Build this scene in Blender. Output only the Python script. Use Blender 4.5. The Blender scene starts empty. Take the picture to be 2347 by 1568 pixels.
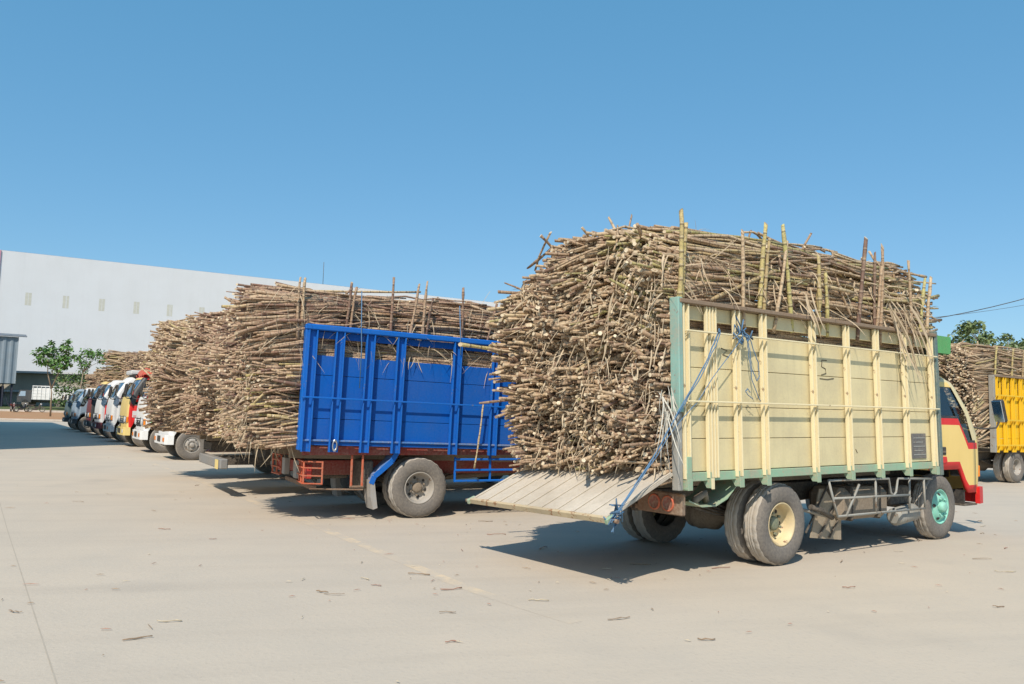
import bpy, bmesh, math, random
import numpy as np
from mathutils import Vector, Matrix, Euler
from mathutils.geometry import tessellate_polygon

random.seed(7)
rng = np.random.default_rng(11)
PI = math.pi
S = bpy.context.scene
COL = S.collection

# ------------------------------------------------------------------ camera, world, sun, exposure
CAM_H = 1.45
PITCH, ROLL = math.radians(5.1358), math.radians(1.4321)
cd = bpy.data.cameras.new('camera')
cam = bpy.data.objects.new('camera', cd)
COL.objects.link(cam)
cd.sensor_width = 36.0
cd.lens = 1850.0 / 2346.0 * 36.0
cd.clip_start, cd.clip_end = 0.1, 5000
fw = Vector((0, math.cos(PITCH), math.sin(PITCH)))
r0 = Vector((1, 0, 0))
u0 = r0.cross(fw)
rr = r0 * math.cos(ROLL) + u0 * math.sin(ROLL)
uu = rr.cross(fw)
cam.matrix_world = Matrix(((rr.x, uu.x, -fw.x, 0), (rr.y, uu.y, -fw.y, 0), (rr.z, uu.z, -fw.z, CAM_H), (0, 0, 0, 1)))
S.camera = cam

SUN_DIR = Vector((-0.165, -0.55, 0.63)).normalized()
world = bpy.data.worlds.new('World')
S.world = world
world.use_nodes = True
wn = world.node_tree
bg = wn.nodes['Background']
sky = wn.nodes.new('ShaderNodeTexSky')
sky.sky_type = 'NISHITA'
sky.sun_disc = False
sky.sun_elevation = math.asin(SUN_DIR.z)
sky.sun_rotation = math.atan2(SUN_DIR.x, SUN_DIR.y)
sky.altitude = 0
sky.air_density = 1.0
sky.dust_density = 0.6
sky.ozone_density = 1.6
# the humid tropical sky is a clearer, more even blue than the model gives: part of it is a flat blue haze
skm = wn.nodes.new('ShaderNodeMix')
skm.data_type = 'RGBA'
skm.inputs[0].default_value = 0.3
wn.links.new(sky.outputs[0], skm.inputs[6])
skm.inputs[7].default_value = (1.1, 6.5, 11.6, 1)
wn.links.new(skm.outputs[2], bg.inputs[0])
bg.inputs[1].default_value = 0.103

sl = bpy.data.lights.new('sun', 'SUN')
sl.energy = 4.8
sl.angle = math.radians(0.53)
sl.color = (1.0, 0.905, 0.785)
sun = bpy.data.objects.new('sun', sl)
COL.objects.link(sun)
sun.rotation_euler = SUN_DIR.to_track_quat('Z', 'Y').to_euler()

S.view_settings.view_transform = 'Standard'
S.view_settings.look = 'None'
S.view_settings.exposure = 0.0
S.view_settings.gamma = 1.0
S.view_settings.use_curve_mapping = False
S.render.engine = 'CYCLES'
S.cycles.max_bounces = 6
S.cycles.diffuse_bounces = 3
S.cycles.transparent_max_bounces = 10


# ------------------------------------------------------------------ materials
MATS = {}


def nodes_of(m):
    m.use_nodes = True
    nt = m.node_tree
    return nt, nt.nodes, nt.links, nt.nodes['Principled BSDF']


def mix_rgb(nt, fac, a, b, blend='MIX'):
    n = nt.nodes.new('ShaderNodeMix')
    n.data_type = 'RGBA'
    n.blend_type = blend
    for sock, v in ((0, fac), (6, a), (7, b)):
        if isinstance(v, bpy.types.NodeSocket):
            nt.links.new(v, n.inputs[sock])
        else:
            n.inputs[sock].default_value = v if sock == 0 else (*v[:3], 1)
    return n.outputs[2]


def noise(nt, coord, scale, detail=4, rough=0.55, stretch=None):
    if stretch:
        mp = nt.nodes.new('ShaderNodeMapping')
        mp.inputs['Scale'].default_value = stretch
        nt.links.new(coord, mp.inputs[0])
        coord = mp.outputs[0]
    n = nt.nodes.new('ShaderNodeTexNoise')
    n.inputs['Scale'].default_value = scale
    n.inputs['Detail'].default_value = detail
    n.inputs['Roughness'].default_value = rough
    nt.links.new(coord, n.inputs['Vector'])
    return n.outputs[0]


def ramp(nt, fac, lo, hi, a=0.0, b=1.0):
    n = nt.nodes.new('ShaderNodeMapRange')
    n.inputs[1].default_value, n.inputs[2].default_value = lo, hi
    n.inputs[3].default_value, n.inputs[4].default_value = a, b
    nt.links.new(fac, n.inputs[0])
    return n.outputs[0]


def math_node(nt, op, a, b=None):
    n = nt.nodes.new('ShaderNodeMath')
    n.operation = op
    for i, v in enumerate((a, b)):
        if v is None:
            continue
        if isinstance(v, bpy.types.NodeSocket):
            nt.links.new(v, n.inputs[i])
        else:
            n.inputs[i].default_value = v
    return n.outputs[0]


def paint(name, col, rough=0.45, wear=0.35, dust=0.25, chip=None, chip_amt=0.0, bump=0.004, metal=0.0, scale=1.0, dust_col=(0.42, 0.35, 0.26)):
    """Painted or bare surface with blotches, vertical streaks, a film of dust and, if wanted, chips."""
    if name in MATS:
        return MATS[name]
    m = bpy.data.materials.new(name)
    nt, N, L, P = nodes_of(m)
    tc = N.new('ShaderNodeTexCoord').outputs['Object']
    n1 = noise(nt, tc, 2.3 * scale, 5)
    n2 = noise(nt, tc, 1.0, 4, 0.6, (14 * scale, 14 * scale, 1.2 * scale))
    n3 = noise(nt, tc, 38 * scale, 3)
    dark = tuple(c * (1 - 0.45 * wear) for c in col)
    c = mix_rgb(nt, ramp(nt, n1, 0.35, 0.7), col, dark)
    c = mix_rgb(nt, ramp(nt, n2, 0.5, 0.75, 0, wear), c, tuple(c_ * 0.62 for c_ in col))
    c = mix_rgb(nt, ramp(nt, math_node(nt, 'MULTIPLY', n1, n3), 0.15, 0.4, 0, dust), c, dust_col)
    if chip:
        n4 = noise(nt, tc, 9 * scale, 8, 0.72)
        c = mix_rgb(nt, ramp(nt, n4, 0.68 - 0.12 * chip_amt, 0.70 - 0.12 * chip_amt), c, chip)
    L.new(c, P.inputs['Base Color'])
    L.new(ramp(nt, n1, 0.3, 0.7, rough, min(1, rough + 0.25)), P.inputs['Roughness'])
    P.inputs['Metallic'].default_value = metal
    if bump:
        b = N.new('ShaderNodeBump')
        b.inputs['Strength'].default_value = 0.35
        b.inputs['Distance'].default_value = bump
        L.new(n3, b.inputs['Height'])
        L.new(b.outputs[0], P.inputs['Normal'])
    MATS[name] = m
    return m


def glass_mat(name='window_glass', tint=(0.5, 0.56, 0.58)):
    if name in MATS:
        return MATS[name]
    m = bpy.data.materials.new(name)
    nt, N, L, P = nodes_of(m)
    out = N['Material Output']
    tr = N.new('ShaderNodeBsdfTransparent')
    tr.inputs[0].default_value = (*tint, 1)
    gl = N.new('ShaderNodeBsdfGlossy')
    gl.inputs['Roughness'].default_value = 0.06
    gl.inputs[0].default_value = (0.9, 0.95, 1, 1)
    fr = N.new('ShaderNodeFresnel')
    fr.inputs[0].default_value = 1.6
    mx = N.new('ShaderNodeMixShader')
    L.new(fr.outputs[0], mx.inputs[0])
    L.new(tr.outputs[0], mx.inputs[1])
    L.new(gl.outputs[0], mx.inputs[2])
    L.new(mx.outputs[0], out.inputs[0])
    MATS[name] = m
    return m


def cane_mat(name, stops, ring=0.5):
    m = bpy.data.materials.new(name)
    nt, N, L, P = nodes_of(m)
    at = N.new('ShaderNodeAttribute')
    at.attribute_name = 'tone'
    al = N.new('ShaderNodeAttribute')
    al.attribute_name = 'along'
    cr = N.new('ShaderNodeValToRGB')
    e = cr.color_ramp.elements
    while len(e) < len(stops):
        e.new(0.5)
    for k, (p, c) in enumerate(stops):
        e[k].position = p
        e[k].color = (*c, 1)
    L.new(at.outputs['Fac'], cr.inputs[0])
    tc = N.new('ShaderNodeTexCoord').outputs['Object']
    n1 = noise(nt, tc, 6, 4)
    n2 = noise(nt, tc, 45, 3)
    c = mix_rgb(nt, ramp(nt, n1, 0.45, 0.7, 0, 0.4), cr.outputs[0], (0.54, 0.41, 0.26))
    c = mix_rgb(nt, ramp(nt, n2, 0.45, 0.7, 0, 0.6), c, (0.12, 0.085, 0.06))
    # node rings every 13 cm
    fr = math_node(nt, 'FRACT', math_node(nt, 'ADD', math_node(nt, 'DIVIDE', al.outputs['Fac'], 0.13), math_node(nt, 'MULTIPLY', at.outputs['Fac'], 37.0)))
    rg = ramp(nt, math_node(nt, 'ABSOLUTE', math_node(nt, 'SUBTRACT', fr, 0.5)), 0.03, 0.10, 1, 0)
    rg2 = ramp(nt, math_node(nt, 'ABSOLUTE', math_node(nt, 'SUBTRACT', fr, 0.62)), 0.02, 0.08, 1, 0)
    c = mix_rgb(nt, math_node(nt, 'MULTIPLY', rg, ring), c, (0.10, 0.065, 0.045))
    c = mix_rgb(nt, math_node(nt, 'MULTIPLY', rg2, ring * 0.6), c, (0.55, 0.47, 0.33))
    L.new(c, P.inputs['Base Color'])
    P.inputs['Roughness'].default_value = 0.7
    b = N.new('ShaderNodeBump')
    b.inputs['Strength'].default_value = 0.5
    b.inputs['Distance'].default_value = 0.006
    L.new(math_node(nt, 'ADD', n2, rg), b.inputs['Height'])
    L.new(b.outputs[0], P.inputs['Normal'])
    return m


CANE = cane_mat('cane_skin', [(0.0, (0.12, 0.065, 0.05)), (0.2, (0.23, 0.135, 0.088)), (0.45, (0.36, 0.235, 0.14)), (0.68, (0.47, 0.335, 0.20)), (0.88, (0.57, 0.43, 0.27)), (0.97, (0.48, 0.385, 0.17)), (1.0, (0.34, 0.30, 0.11))])
CANE_RED = cane_mat('cane_skin_reddish', [(0.0, (0.11, 0.058, 0.046)), (0.22, (0.24, 0.13, 0.09)), (0.45, (0.37, 0.235, 0.15)), (0.72, (0.47, 0.33, 0.21)), (0.93, (0.53, 0.38, 0.23)), (1.0, (0.47, 0.38, 0.14))])
CANE_CUT = bpy.data.materials.new('cane_cut_end')
_nt, _N, _L, _P = nodes_of(CANE_CUT)
_a = _N.new('ShaderNodeAttribute')
_a.attribute_name = 'tone'
_f = math_node(_nt, 'FRACT', math_node(_nt, 'MULTIPLY', _a.outputs['Fac'], 91.7))
_cr = _N.new('ShaderNodeValToRGB')
_e = _cr.color_ramp.elements
while len(_e) < 5:
    _e.new(0.5)
for _k, (_p, _c) in enumerate([(0.0, (0.25, 0.17, 0.11)), (0.3, (0.40, 0.30, 0.20)), (0.6, (0.56, 0.45, 0.30)), (0.85, (0.72, 0.60, 0.42)), (1.0, (0.80, 0.70, 0.52))]):
    _e[_k].position = _p
    _e[_k].color = (*_c, 1)
_L.new(_f, _cr.inputs[0])
_n = noise(_nt, _N.new('ShaderNodeTexCoord').outputs['Object'], 60, 3)
_L.new(mix_rgb(_nt, ramp(_nt, _n, 0.45, 0.7, 0, 0.5), _cr.outputs[0], (0.30, 0.21, 0.13)), _P.inputs['Base Color'])
_P.inputs['Roughness'].default_value = 0.85
CANE_YEL = cane_mat('cane_skin_yellow', [(0.0, (0.36, 0.26, 0.13)), (0.5, (0.50, 0.41, 0.15)), (1.0, (0.50, 0.46, 0.17))], 0.7)
LEAF_DRY = paint('dry_cane_leaf', (0.54, 0.43, 0.29), 0.8, 0.5, 0.2, bump=0, scale=3)

CREAM = paint('cream_paint', (0.71, 0.61, 0.35), 0.5, 0.30, 0.22, (0.30, 0.22, 0.13), 0.15)
CREAM_POST = paint('cream_post_paint', (0.80, 0.69, 0.43), 0.45, 0.14, 0.10, (0.34, 0.24, 0.14), 0.35)
MINT = paint('mint_paint', (0.27, 0.45, 0.30), 0.6, 0.3, 0.7, (0.40, 0.34, 0.22), 0.7)
TEAL = paint('teal_post_paint', (0.24, 0.44, 0.38), 0.6, 0.4, 0.5, (0.25, 0.22, 0.18), 0.6)
GREYPOST = paint('weathered_grey_metal', (0.30, 0.31, 0.29), 0.6, 0.5, 0.5, (0.22, 0.15, 0.10), 0.7)
RAILWOOD = paint('weathered_rail_wood', (0.25, 0.17, 0.11), 0.85, 0.6, 0.3, scale=2)
RAMPWOOD = paint('dusty_tailgate_boards', (0.55, 0.49, 0.40), 0.85, 0.4, 0.5, (0.45, 0.36, 0.27), 0.1, 0.015)
RUST = paint('rusty_steel', (0.21, 0.12, 0.075), 0.8, 0.6, 0.5, (0.30, 0.17, 0.09), 0.6)
DARKST = paint('dusty_chassis_steel', (0.055, 0.048, 0.042), 0.75, 0.5, 0.35)
BROWNST = paint('brown_dusty_metal', (0.24, 0.19, 0.14), 0.8, 0.5, 0.5)
BLACK = paint('black_plastic', (0.02, 0.02, 0.022), 0.5, 0.3, 0.15)
RUBBER = paint('tyre_sidewall', (0.15, 0.135, 0.12), 0.85, 0.3, 0.5, bump=0.01, dust_col=(0.30, 0.26, 0.21))
TREAD = paint('dusty_tread', (0.45, 0.42, 0.375), 0.9, 0.5, 0.5, bump=0.015)
RIMCREAM = paint('cream_rim', (0.66, 0.53, 0.30), 0.5, 0.3, 0.4, (0.25, 0.14, 0.08), 0.5)
RIMGREEN = paint('dull_green_hub', (0.17, 0.20, 0.13), 0.6, 0.5, 0.5)
RIMMINT = paint('turquoise_rim', (0.26, 0.66, 0.52), 0.45, 0.3, 0.25, (0.25, 0.2, 0.15), 0.3)
RIMGREY = paint('grey_rim', (0.36, 0.34, 0.31), 0.6, 0.4, 0.5, (0.2, 0.12, 0.08), 0.5)
REDP = paint('red_paint', (0.70, 0.016, 0.016), 0.4, 0.15, 0.05)
ORANGERED = paint('orange_red_paint', (0.55, 0.10, 0.035), 0.5, 0.4, 0.35, (0.2, 0.1, 0.06), 0.6)
DARKRED = paint('dark_red_chassis_paint', (0.26, 0.03, 0.022), 0.6, 0.5, 0.35)
BLUE = paint('blue_paint', (0.001, 0.098, 0.42), 0.5, 0.22, 0.04, (0.03, 0.10, 0.32), 0.15)
BLUE.node_tree.nodes['Principled BSDF'].inputs['Specular IOR Level'].default_value = 0.25
BLUEPOST = paint('blue_post_paint', (0.0015, 0.125, 0.50), 0.45, 0.22, 0.04, (0.10, 0.15, 0.28), 0.35)
BLUEPOST.node_tree.nodes['Principled BSDF'].inputs['Specular IOR Level'].default_value = 0.3
LIGHTBLUE = paint('worn_blue_mudguard', (0.05, 0.19, 0.50), 0.5, 0.5, 0.5, (0.5, 0.5, 0.5), 0.4)
YELLOW = paint('yellow_paint', (0.84, 0.52, 0.012), 0.4, 0.25, 0.1)
YELLOWPALE = paint('pale_yellow_paint', (0.78, 0.60, 0.22), 0.4, 0.25, 0.15)
WHITE = paint('white_paint', (0.78, 0.78, 0.76), 0.4, 0.2, 0.15)
GREENP = paint('green_paint', (0.09, 0.36, 0.10), 0.45, 0.25, 0.15)
GREENBRIGHT = paint('bright_green_paint', (0.02, 0.45, 0.06), 0.4, 0.2, 0.05)
GREYBLUE = paint('grey_blue_paint', (0.30, 0.40, 0.50), 0.4, 0.25, 0.15)
DARKGREY = paint('dark_grey_paint', (0.035, 0.042, 0.05), 0.4, 0.3, 0.15)
MAROON = paint('maroon_paint', (0.18, 0.025, 0.035), 0.4, 0.3, 0.15)
TEALDARK = paint('dark_teal_paint', (0.07, 0.13, 0.15), 0.4, 0.3, 0.15)
CHROME = paint('dull_chrome', (0.6, 0.6, 0.6), 0.22, 0.2, 0.1, metal=0.9)
MIRRORG = paint('mirror_glass', (0.75, 0.77, 0.78), 0.04, 0.05, 0.0, bump=0, metal=1.0)
LAMP = paint('headlamp_lens', (0.7, 0.72, 0.72), 0.12, 0.1, 0.05)
AMBER = paint('amber_lens', (0.75, 0.22, 0.01), 0.25, 0.1, 0.05)
REDLENS = paint('red_lens', (0.45, 0.02, 0.015), 0.25, 0.2, 0.1)
ROPE = paint('blue_rope_fibre', (0.07, 0.19, 0.34), 0.8, 0.4, 0.2, bump=0.004, scale=8)
GLASS = glass_mat('window_glass', (0.80, 0.84, 0.84))
GLASSDARK = glass_mat('dark_glass', (0.10, 0.13, 0.16))
FLAPGREY = paint('grey_mud_flap', (0.34, 0.33, 0.31), 0.7, 0.4, 0.5)
MUDFLAP = paint('olive_brown_flap', (0.33, 0.27, 0.19), 0.85, 0.4, 0.6)
SEATCLOTH = paint('dark_seat_cloth', (0.04, 0.038, 0.036), 0.9, 0.3, 0.2)
CHALK = paint('black_scrawl', (0.10, 0.08, 0.05), 0.9, 0.1, 0.1, bump=0)
PLATE = paint('dark_sign_plate', (0.13, 0.125, 0.12), 0.6, 0.4, 0.4)
REDTARP = paint('faded_red_tarpaulin', (0.55, 0.075, 0.04), 0.7, 0.3, 0.25, bump=0.03, scale=0.6)


# ------------------------------------------------------------------ mesh builder
class MB:
    def __init__(self):
        self.v, self.f, self.m, self.s, self.mats = [], [], [], [], []

    def mi(self, mat):
        if mat not in self.mats:
            self.mats.append(mat)
        return self.mats.index(mat)

    def add(self, verts, faces, mat, smooth=False):
        o = len(self.v)
        self.v.extend(tuple(p) for p in verts)
        k = self.mi(mat)
        for f in faces:
            self.f.append(tuple(i + o for i in f))
            self.m.append(k)
            self.s.append(smooth)

    def box(self, c, size, mat, rot=None, bev=None):
        sx, sy, sz = (s / 2 for s in size)
        b = min(0.006, 0.2 * min(sx, sy, sz) * 2) if bev is None else bev
        c = Vector(c)
        R = rot if rot is not None else Matrix.Identity(3)
        vs, idx = [], {}
        for ix in (-1, 1):
            for iy in (-1, 1):
                for iz in (-1, 1):
                    for a in range(3):
                        p = [ix * (sx - b), iy * (sy - b), iz * (sz - b)]
                        p[a] = (ix * sx, iy * sy, iz * sz)[a]
                        idx[(ix, iy, iz, a)] = len(vs)
                        vs.append(c + R @ Vector(p))
        fs = []
        for a in range(3):
            o1, o2 = [i for i in range(3) if i != a]
            for s in (-1, 1):
                q = []
                for (p, r) in ((-1, -1), (1, -1), (1, 1), (-1, 1)):
                    k = [0, 0, 0]
                    k[a], k[o1], k[o2] = s, p, r
                    q.append(idx[(*k, a)])
                fs.append(q)
        for a in range(3):           # edge chamfers along axis a
            o1, o2 = [i for i in range(3) if i != a]
            for p in (-1, 1):
                for r in (-1, 1):
                    k0, k1 = [0, 0, 0], [0, 0, 0]
                    k0[a], k1[a] = -1, 1
                    for k in (k0, k1):
                        k[o1], k[o2] = p, r
                    fs.append([idx[(*k0, o1)], idx[(*k1, o1)], idx[(*k1, o2)], idx[(*k0, o2)]])
        for ix in (-1, 1):
            for iy in (-1, 1):
                for iz in (-1, 1):
                    fs.append([idx[(ix, iy, iz, a)] for a in range(3)])
        self.add(vs, fs, mat)

    def span(self, a, b, mat, bev=None):
        """Box between two corner points."""
        self.box([(p + q) / 2 for p, q in zip(a, b)], [abs(p - q) for p, q in zip(a, b)], mat, None, bev)

    def bar(self, p0, p1, w, h, mat, bev=None):
        p0, p1 = Vector(p0), Vector(p1)
        d = p1 - p0
        L = d.length
        x = d / L
        up = Vector((0, 0, 1)) if abs(x.z) < 0.95 else Vector((1, 0, 0))
        y = up.cross(x).normalized()
        z = x.cross(y)
        R = Matrix((x, y, z)).transposed()
        self.box((p0 + p1) / 2, (L, w, h), mat, R, bev)

    def tube(self, pts, r, mat, n=8, caps=True):
        pts = [Vector(p) for p in pts]
        rad = r if isinstance(r, (list, tuple)) else [r] * len(pts)
        rings = []
        vs = []
        ref = None
        for i, p in enumerate(pts):
            a = pts[max(0, i - 1)]
            b = pts[min(len(pts) - 1, i + 1)]
            d = (b - a).normalized()
            if ref is None:
                ref = Vector((0, 0, 1)) if abs(d.z) < 0.9 else Vector((1, 0, 0))
            s = d.cross(ref).normalized()
            t = s.cross(d)
            ref = t
            rings.append([len(vs) + k for k in range(n)])
            for k in range(n):
                a_ = 2 * PI * k / n
                vs.append(p + rad[i] * (math.cos(a_) * s + math.sin(a_) * t))
        fs = []
        for i in range(len(pts) - 1):
            for k in range(n):
                fs.append((rings[i][k], rings[i][(k + 1) % n], rings[i + 1][(k + 1) % n], rings[i + 1][k]))
        self.add(vs, fs, mat, True)
        if caps:
            self.add([vs[k] for k in rings[0]], [tuple(range(n))[::-1]], mat)
            self.add([vs[k] for k in rings[-1]], [tuple(range(n))], mat)

    def lathe(self, prof, mats, c, sgn=-1, n=48, rad_fn=None):
        """Profile of (radius, depth) round the y axis; depth runs inward from the outer face that looks to sgn*y."""
        vs = []
        for j, (r, d) in enumerate(prof):
            for i in range(n):
                a = 2 * PI * i / n
                q = r + (rad_fn(i, j) if rad_fn else 0)
                vs.append((c[0] + q * math.cos(a), c[1] - sgn * d, c[2] + q * math.sin(a)))
        for j in range(len(prof) - 1):
            mt = mats[j] if isinstance(mats, (list, tuple)) else mats
            o = [[j * n + i, j * n + (i + 1) % n, (j + 1) * n + (i + 1) % n, (j + 1) * n + i] for i in range(n)]
            used = sorted({k for q in o for k in q})
            mp = {k: t for t, k in enumerate(used)}
            self.add([vs[k] for k in used], [[mp[k] for k in q] for q in o], mt, True)

    def disc(self, c, r, axis, mat, n=16, thick=0.01):
        ax = Vector(axis).normalized()
        self.tube([Vector(c) - ax * thick / 2, Vector(c) + ax * thick / 2], r, mat, n)

    def plate(self, outer, mat, fn, thick, holes=()):
        """Flat outline (2D, holes allowed) pushed to a slab; fn(u, v, w) -> xyz, w in 0..thick."""
        loops = [list(outer)] + [list(h) for h in holes]
        tri = tessellate_polygon([[Vector((p[0], p[1], 0)) for p in lp] for lp in loops])
        flat = [p for lp in loops for p in lp]
        n = len(flat)
        vs = [fn(p[0], p[1], 0) for p in flat] + [fn(p[0], p[1], thick) for p in flat]
        fs = [tuple(t) for t in tri] + [tuple(i + n for i in reversed(t)) for t in tri]
        self.add(vs, fs, mat)
        o = 0
        for lp in loops:
            k = len(lp)
            q = [(o + i, o + (i + 1) % k, n + o + (i + 1) % k, n + o + i) for i in range(k)]
            used = sorted({a for f in q for a in f})
            mp = {a: t for t, a in enumerate(used)}
            self.add([vs[a] for a in used], [[mp[a] for a in f] for f in q], mat)
            o += k

    def build(self, name, parent=None, fix=True):
        me = bpy.data.meshes.new(name)
        me.from_pydata(self.v, [], self.f)
        for m in self.mats:
            me.materials.append(m)
        me.polygons.foreach_set('material_index', self.m)
        me.polygons.foreach_set('use_smooth', self.s)
        if fix and len(self.f) < 60000:
            bm = bmesh.new()
            bm.from_mesh(me)
            bmesh.ops.remove_doubles(bm, verts=bm.verts, dist=1e-5)
            bmesh.ops.recalc_face_normals(bm, faces=bm.faces)
            bm.to_mesh(me)
            bm.free()
        me.update()
        o = bpy.data.objects.new(name, me)
        COL.objects.link(o)
        if parent is not None:
            o.parent = parent
        return o


def empty(name, loc=(0, 0, 0), rz=0.0, parent=None):
    o = bpy.data.objects.new(name, None)
    COL.objects.link(o)
    o.location = loc
    o.rotation_euler = (0, 0, rz)
    o.empty_display_size = 0.3
    if parent is not None:
        o.parent = parent
    return o


def tag(o, label=None, cat=None, group=None, kind=None):
    if label:
        o['label'] = label
    if cat:
        o['category'] = cat
    if group:
        o['group'] = group
    if kind:
        o['kind'] = kind
    return o


def instance(src, name, parent, loc=None, rot=None):
    o = src.copy()
    o.name = name
    COL.objects.link(o)
    o.parent = parent
    if loc is not None:
        o.location = loc
    if rot is not None:
        o.rotation_euler = rot
    return o


def copy_tree(o, parent=None):
    c = o.copy()
    COL.objects.link(c)
    c.parent = parent
    for ch in list(o.children):
        copy_tree(ch, c)
    return c


# ------------------------------------------------------------------ cane stalks (numpy)
def stalk_arrays(p0, p1, rad, tone, bend, nseg, ns):
    """All stalks at once. p0, p1 (N,3); returns verts, faces, attributes."""
    p0, p1 = np.asarray(p0, float), np.asarray(p1, float)
    N = len(p0)
    d = p1 - p0
    L = np.linalg.norm(d, axis=1)
    x = d / L[:, None]
    ref = np.where(np.abs(x[:, 2:3]) < 0.9, np.array([[0, 0, 1.0]]), np.array([[1.0, 0, 0]]))
    y = np.cross(ref, x)
    y /= np.linalg.norm(y, axis=1)[:, None]
    z = np.cross(x, y)
    ba = rng.uniform(0, 2 * PI, N)
    bdir = np.cos(ba)[:, None] * y + np.sin(ba)[:, None] * z
    t = np.linspace(0, 1, nseg + 1)
    prof = 4 * t * (1 - t)
    wig = rng.normal(0, 0.35, (N, nseg + 1)) * bend[:, None]
    ctr = p0[:, None, :] + d[:, None, :] * t[None, :, None] + bdir[:, None, :] * ((prof[None, :] * bend[:, None] + 0.4 * wig)[:, :, None])
    taper = 1 - 0.15 * t
    knob = 1 + rng.normal(0, 0.14, (N, nseg + 1))
    rr_ = rad[:, None] * taper[None, :] * knob
    ang = np.linspace(0, 2 * PI, ns, endpoint=False)
    off = np.cos(ang)[None, :, None] * y[:, None, :] + np.sin(ang)[None, :, None] * z[:, None, :]
    # slanted cuts
    slant = rng.normal(0, 0.7, (N, 2))
    V = ctr[:, :, None, :] + rr_[:, :, None, None] * off[:, None, :, :]
    for e, si in ((0, 0), (nseg, 1)):
        V[:, e] += x[:, None, :] * (slant[:, si, None, None] * rad[:, None, None] * np.cos(ang)[None, :, None])
    V = V.reshape(-1, 3)
    per = (nseg + 1) * ns
    base = np.arange(N) * per
    j = np.arange(nseg)[:, None]
    i = np.arange(ns)[None, :]
    q = np.stack([j * ns + i, j * ns + (i + 1) % ns, (j + 1) * ns + (i + 1) % ns, (j + 1) * ns + i], -1).reshape(-1, 4)
    Q = (base[:, None, None] + q[None]).reshape(-1, 4)
    c0 = base[:, None] + np.arange(ns)[None, ::-1]
    c1 = base[:, None] + nseg * ns + np.arange(ns)[None, :]
    caps = np.concatenate([c0, c1])
    tn = np.repeat(tone, per)
    al = (L[:, None] * t[None, :])[:, :, None].repeat(ns, 2).reshape(-1)
    return V, Q, caps, tn, al


def stalk_object(name, chunks, mats, parent=None):
    """chunks: list of dicts p0,p1,rad,tone,bend,nseg,ns -> one mesh object."""
    Vs, quads, cap, tn, al = [], [], [], [], []
    o = 0
    for c in chunks:
        V, Q, C, t, a = stalk_arrays(c['p0'], c['p1'], c['rad'], c['tone'], c['bend'], c['nseg'], c['ns'])
        Vs.append(V)
        quads.append(Q + o)
        cap.append(C + o)
        tn.append(t)
        al.append(a)
        o += len(V)
    V = np.concatenate(Vs)
    loops = np.concatenate([q.ravel() for q in quads] + [c.ravel() for c in cap])
    sizes = np.concatenate([np.full(len(q), 4) for q in quads] + [np.full(len(c), c.shape[1]) for c in cap])
    nq = sum(len(q) for q in quads)
    nc = sum(len(c) for c in cap)
    me = bpy.data.meshes.new(name)
    me.vertices.add(len(V))
    me.vertices.foreach_set('co', V.ravel().astype(np.float32))
    me.loops.add(len(loops))
    me.loops.foreach_set('vertex_index', loops.astype(np.int32))
    me.polygons.add(len(sizes))
    st = np.concatenate([[0], np.cumsum(sizes)[:-1]])
    me.polygons.foreach_set('loop_start', st.astype(np.int32))
    me.polygons.foreach_set('loop_total', sizes.astype(np.int32))
    for m in mats:
        me.materials.append(m)
    me.polygons.foreach_set('material_index', np.concatenate([np.zeros(nq), np.ones(nc)]).astype(np.int32))
    me.polygons.foreach_set('use_smooth', np.concatenate([np.ones(nq), np.zeros(nc)]).astype(bool))
    for nm, arr in (('tone', tn), ('along', al)):
        at = me.attributes.new(nm, 'FLOAT', 'POINT')
        at.data.foreach_set('value', np.concatenate(arr).astype(np.float32))
    me.update(calc_edges=True)
    me.validate()
    ob = bpy.data.objects.new(name, me)
    COL.objects.link(ob)
    if parent is not None:
        ob.parent = parent
    return ob


def field(seed, k=7, scale=3.0):
    g = np.random.default_rng(seed)
    w = g.normal(0, scale, (k, 3))
    ph = g.uniform(0, 2 * PI, k)

    def f(p):
        return np.sin(np.asarray(p) @ w.T + ph).sum(1) / math.sqrt(k / 2)
    return f


def ribbons(name, specs, mat, kind='stuff'):
    """Dry leaves: bent flat strips with a fold along the middle. specs: (start, direction, length, width, droop)."""
    vs, fs = [], []
    for (p, d, L, w, dr) in specs:
        p, d = Vector(p), Vector(d).normalized()
        side = d.cross(Vector((random.gauss(0, 1), random.gauss(0, 1), random.gauss(0, 1)))).normalized()
        n = 5
        o = len(vs)
        for i in range(n + 1):
            t = i / n
            c = p + d * (L * t) + Vector((0, 0, -dr * L * t * t)) + side * (0.06 * L * math.sin(3 * t))
            ww = w * (1 - t) ** 0.6 * (0.4 + 0.6 * min(1, t * 4)) + 0.0015
            up = d.cross(side).normalized()
            vs += [c - side * ww / 2, c + up * ww * 0.22, c + side * ww / 2]
        for i in range(n):
            a = o + 3 * i
            fs += [(a, a + 1, a + 4, a + 3), (a + 1, a + 2, a + 5, a + 4)]
    me = bpy.data.meshes.new(name)
    me.from_pydata([tuple(v) for v in vs], [], fs)
    me.materials.append(mat)
    me.update()
    o = bpy.data.objects.new(name, me)
    COL.objects.link(o)
    if kind:
        o['kind'] = kind
    return o


# ------------------------------------------------------------------ ground and setting
HEAD = Vector((math.sin(0.985), math.cos(0.985), 0))     # the way the parked trucks point


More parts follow.
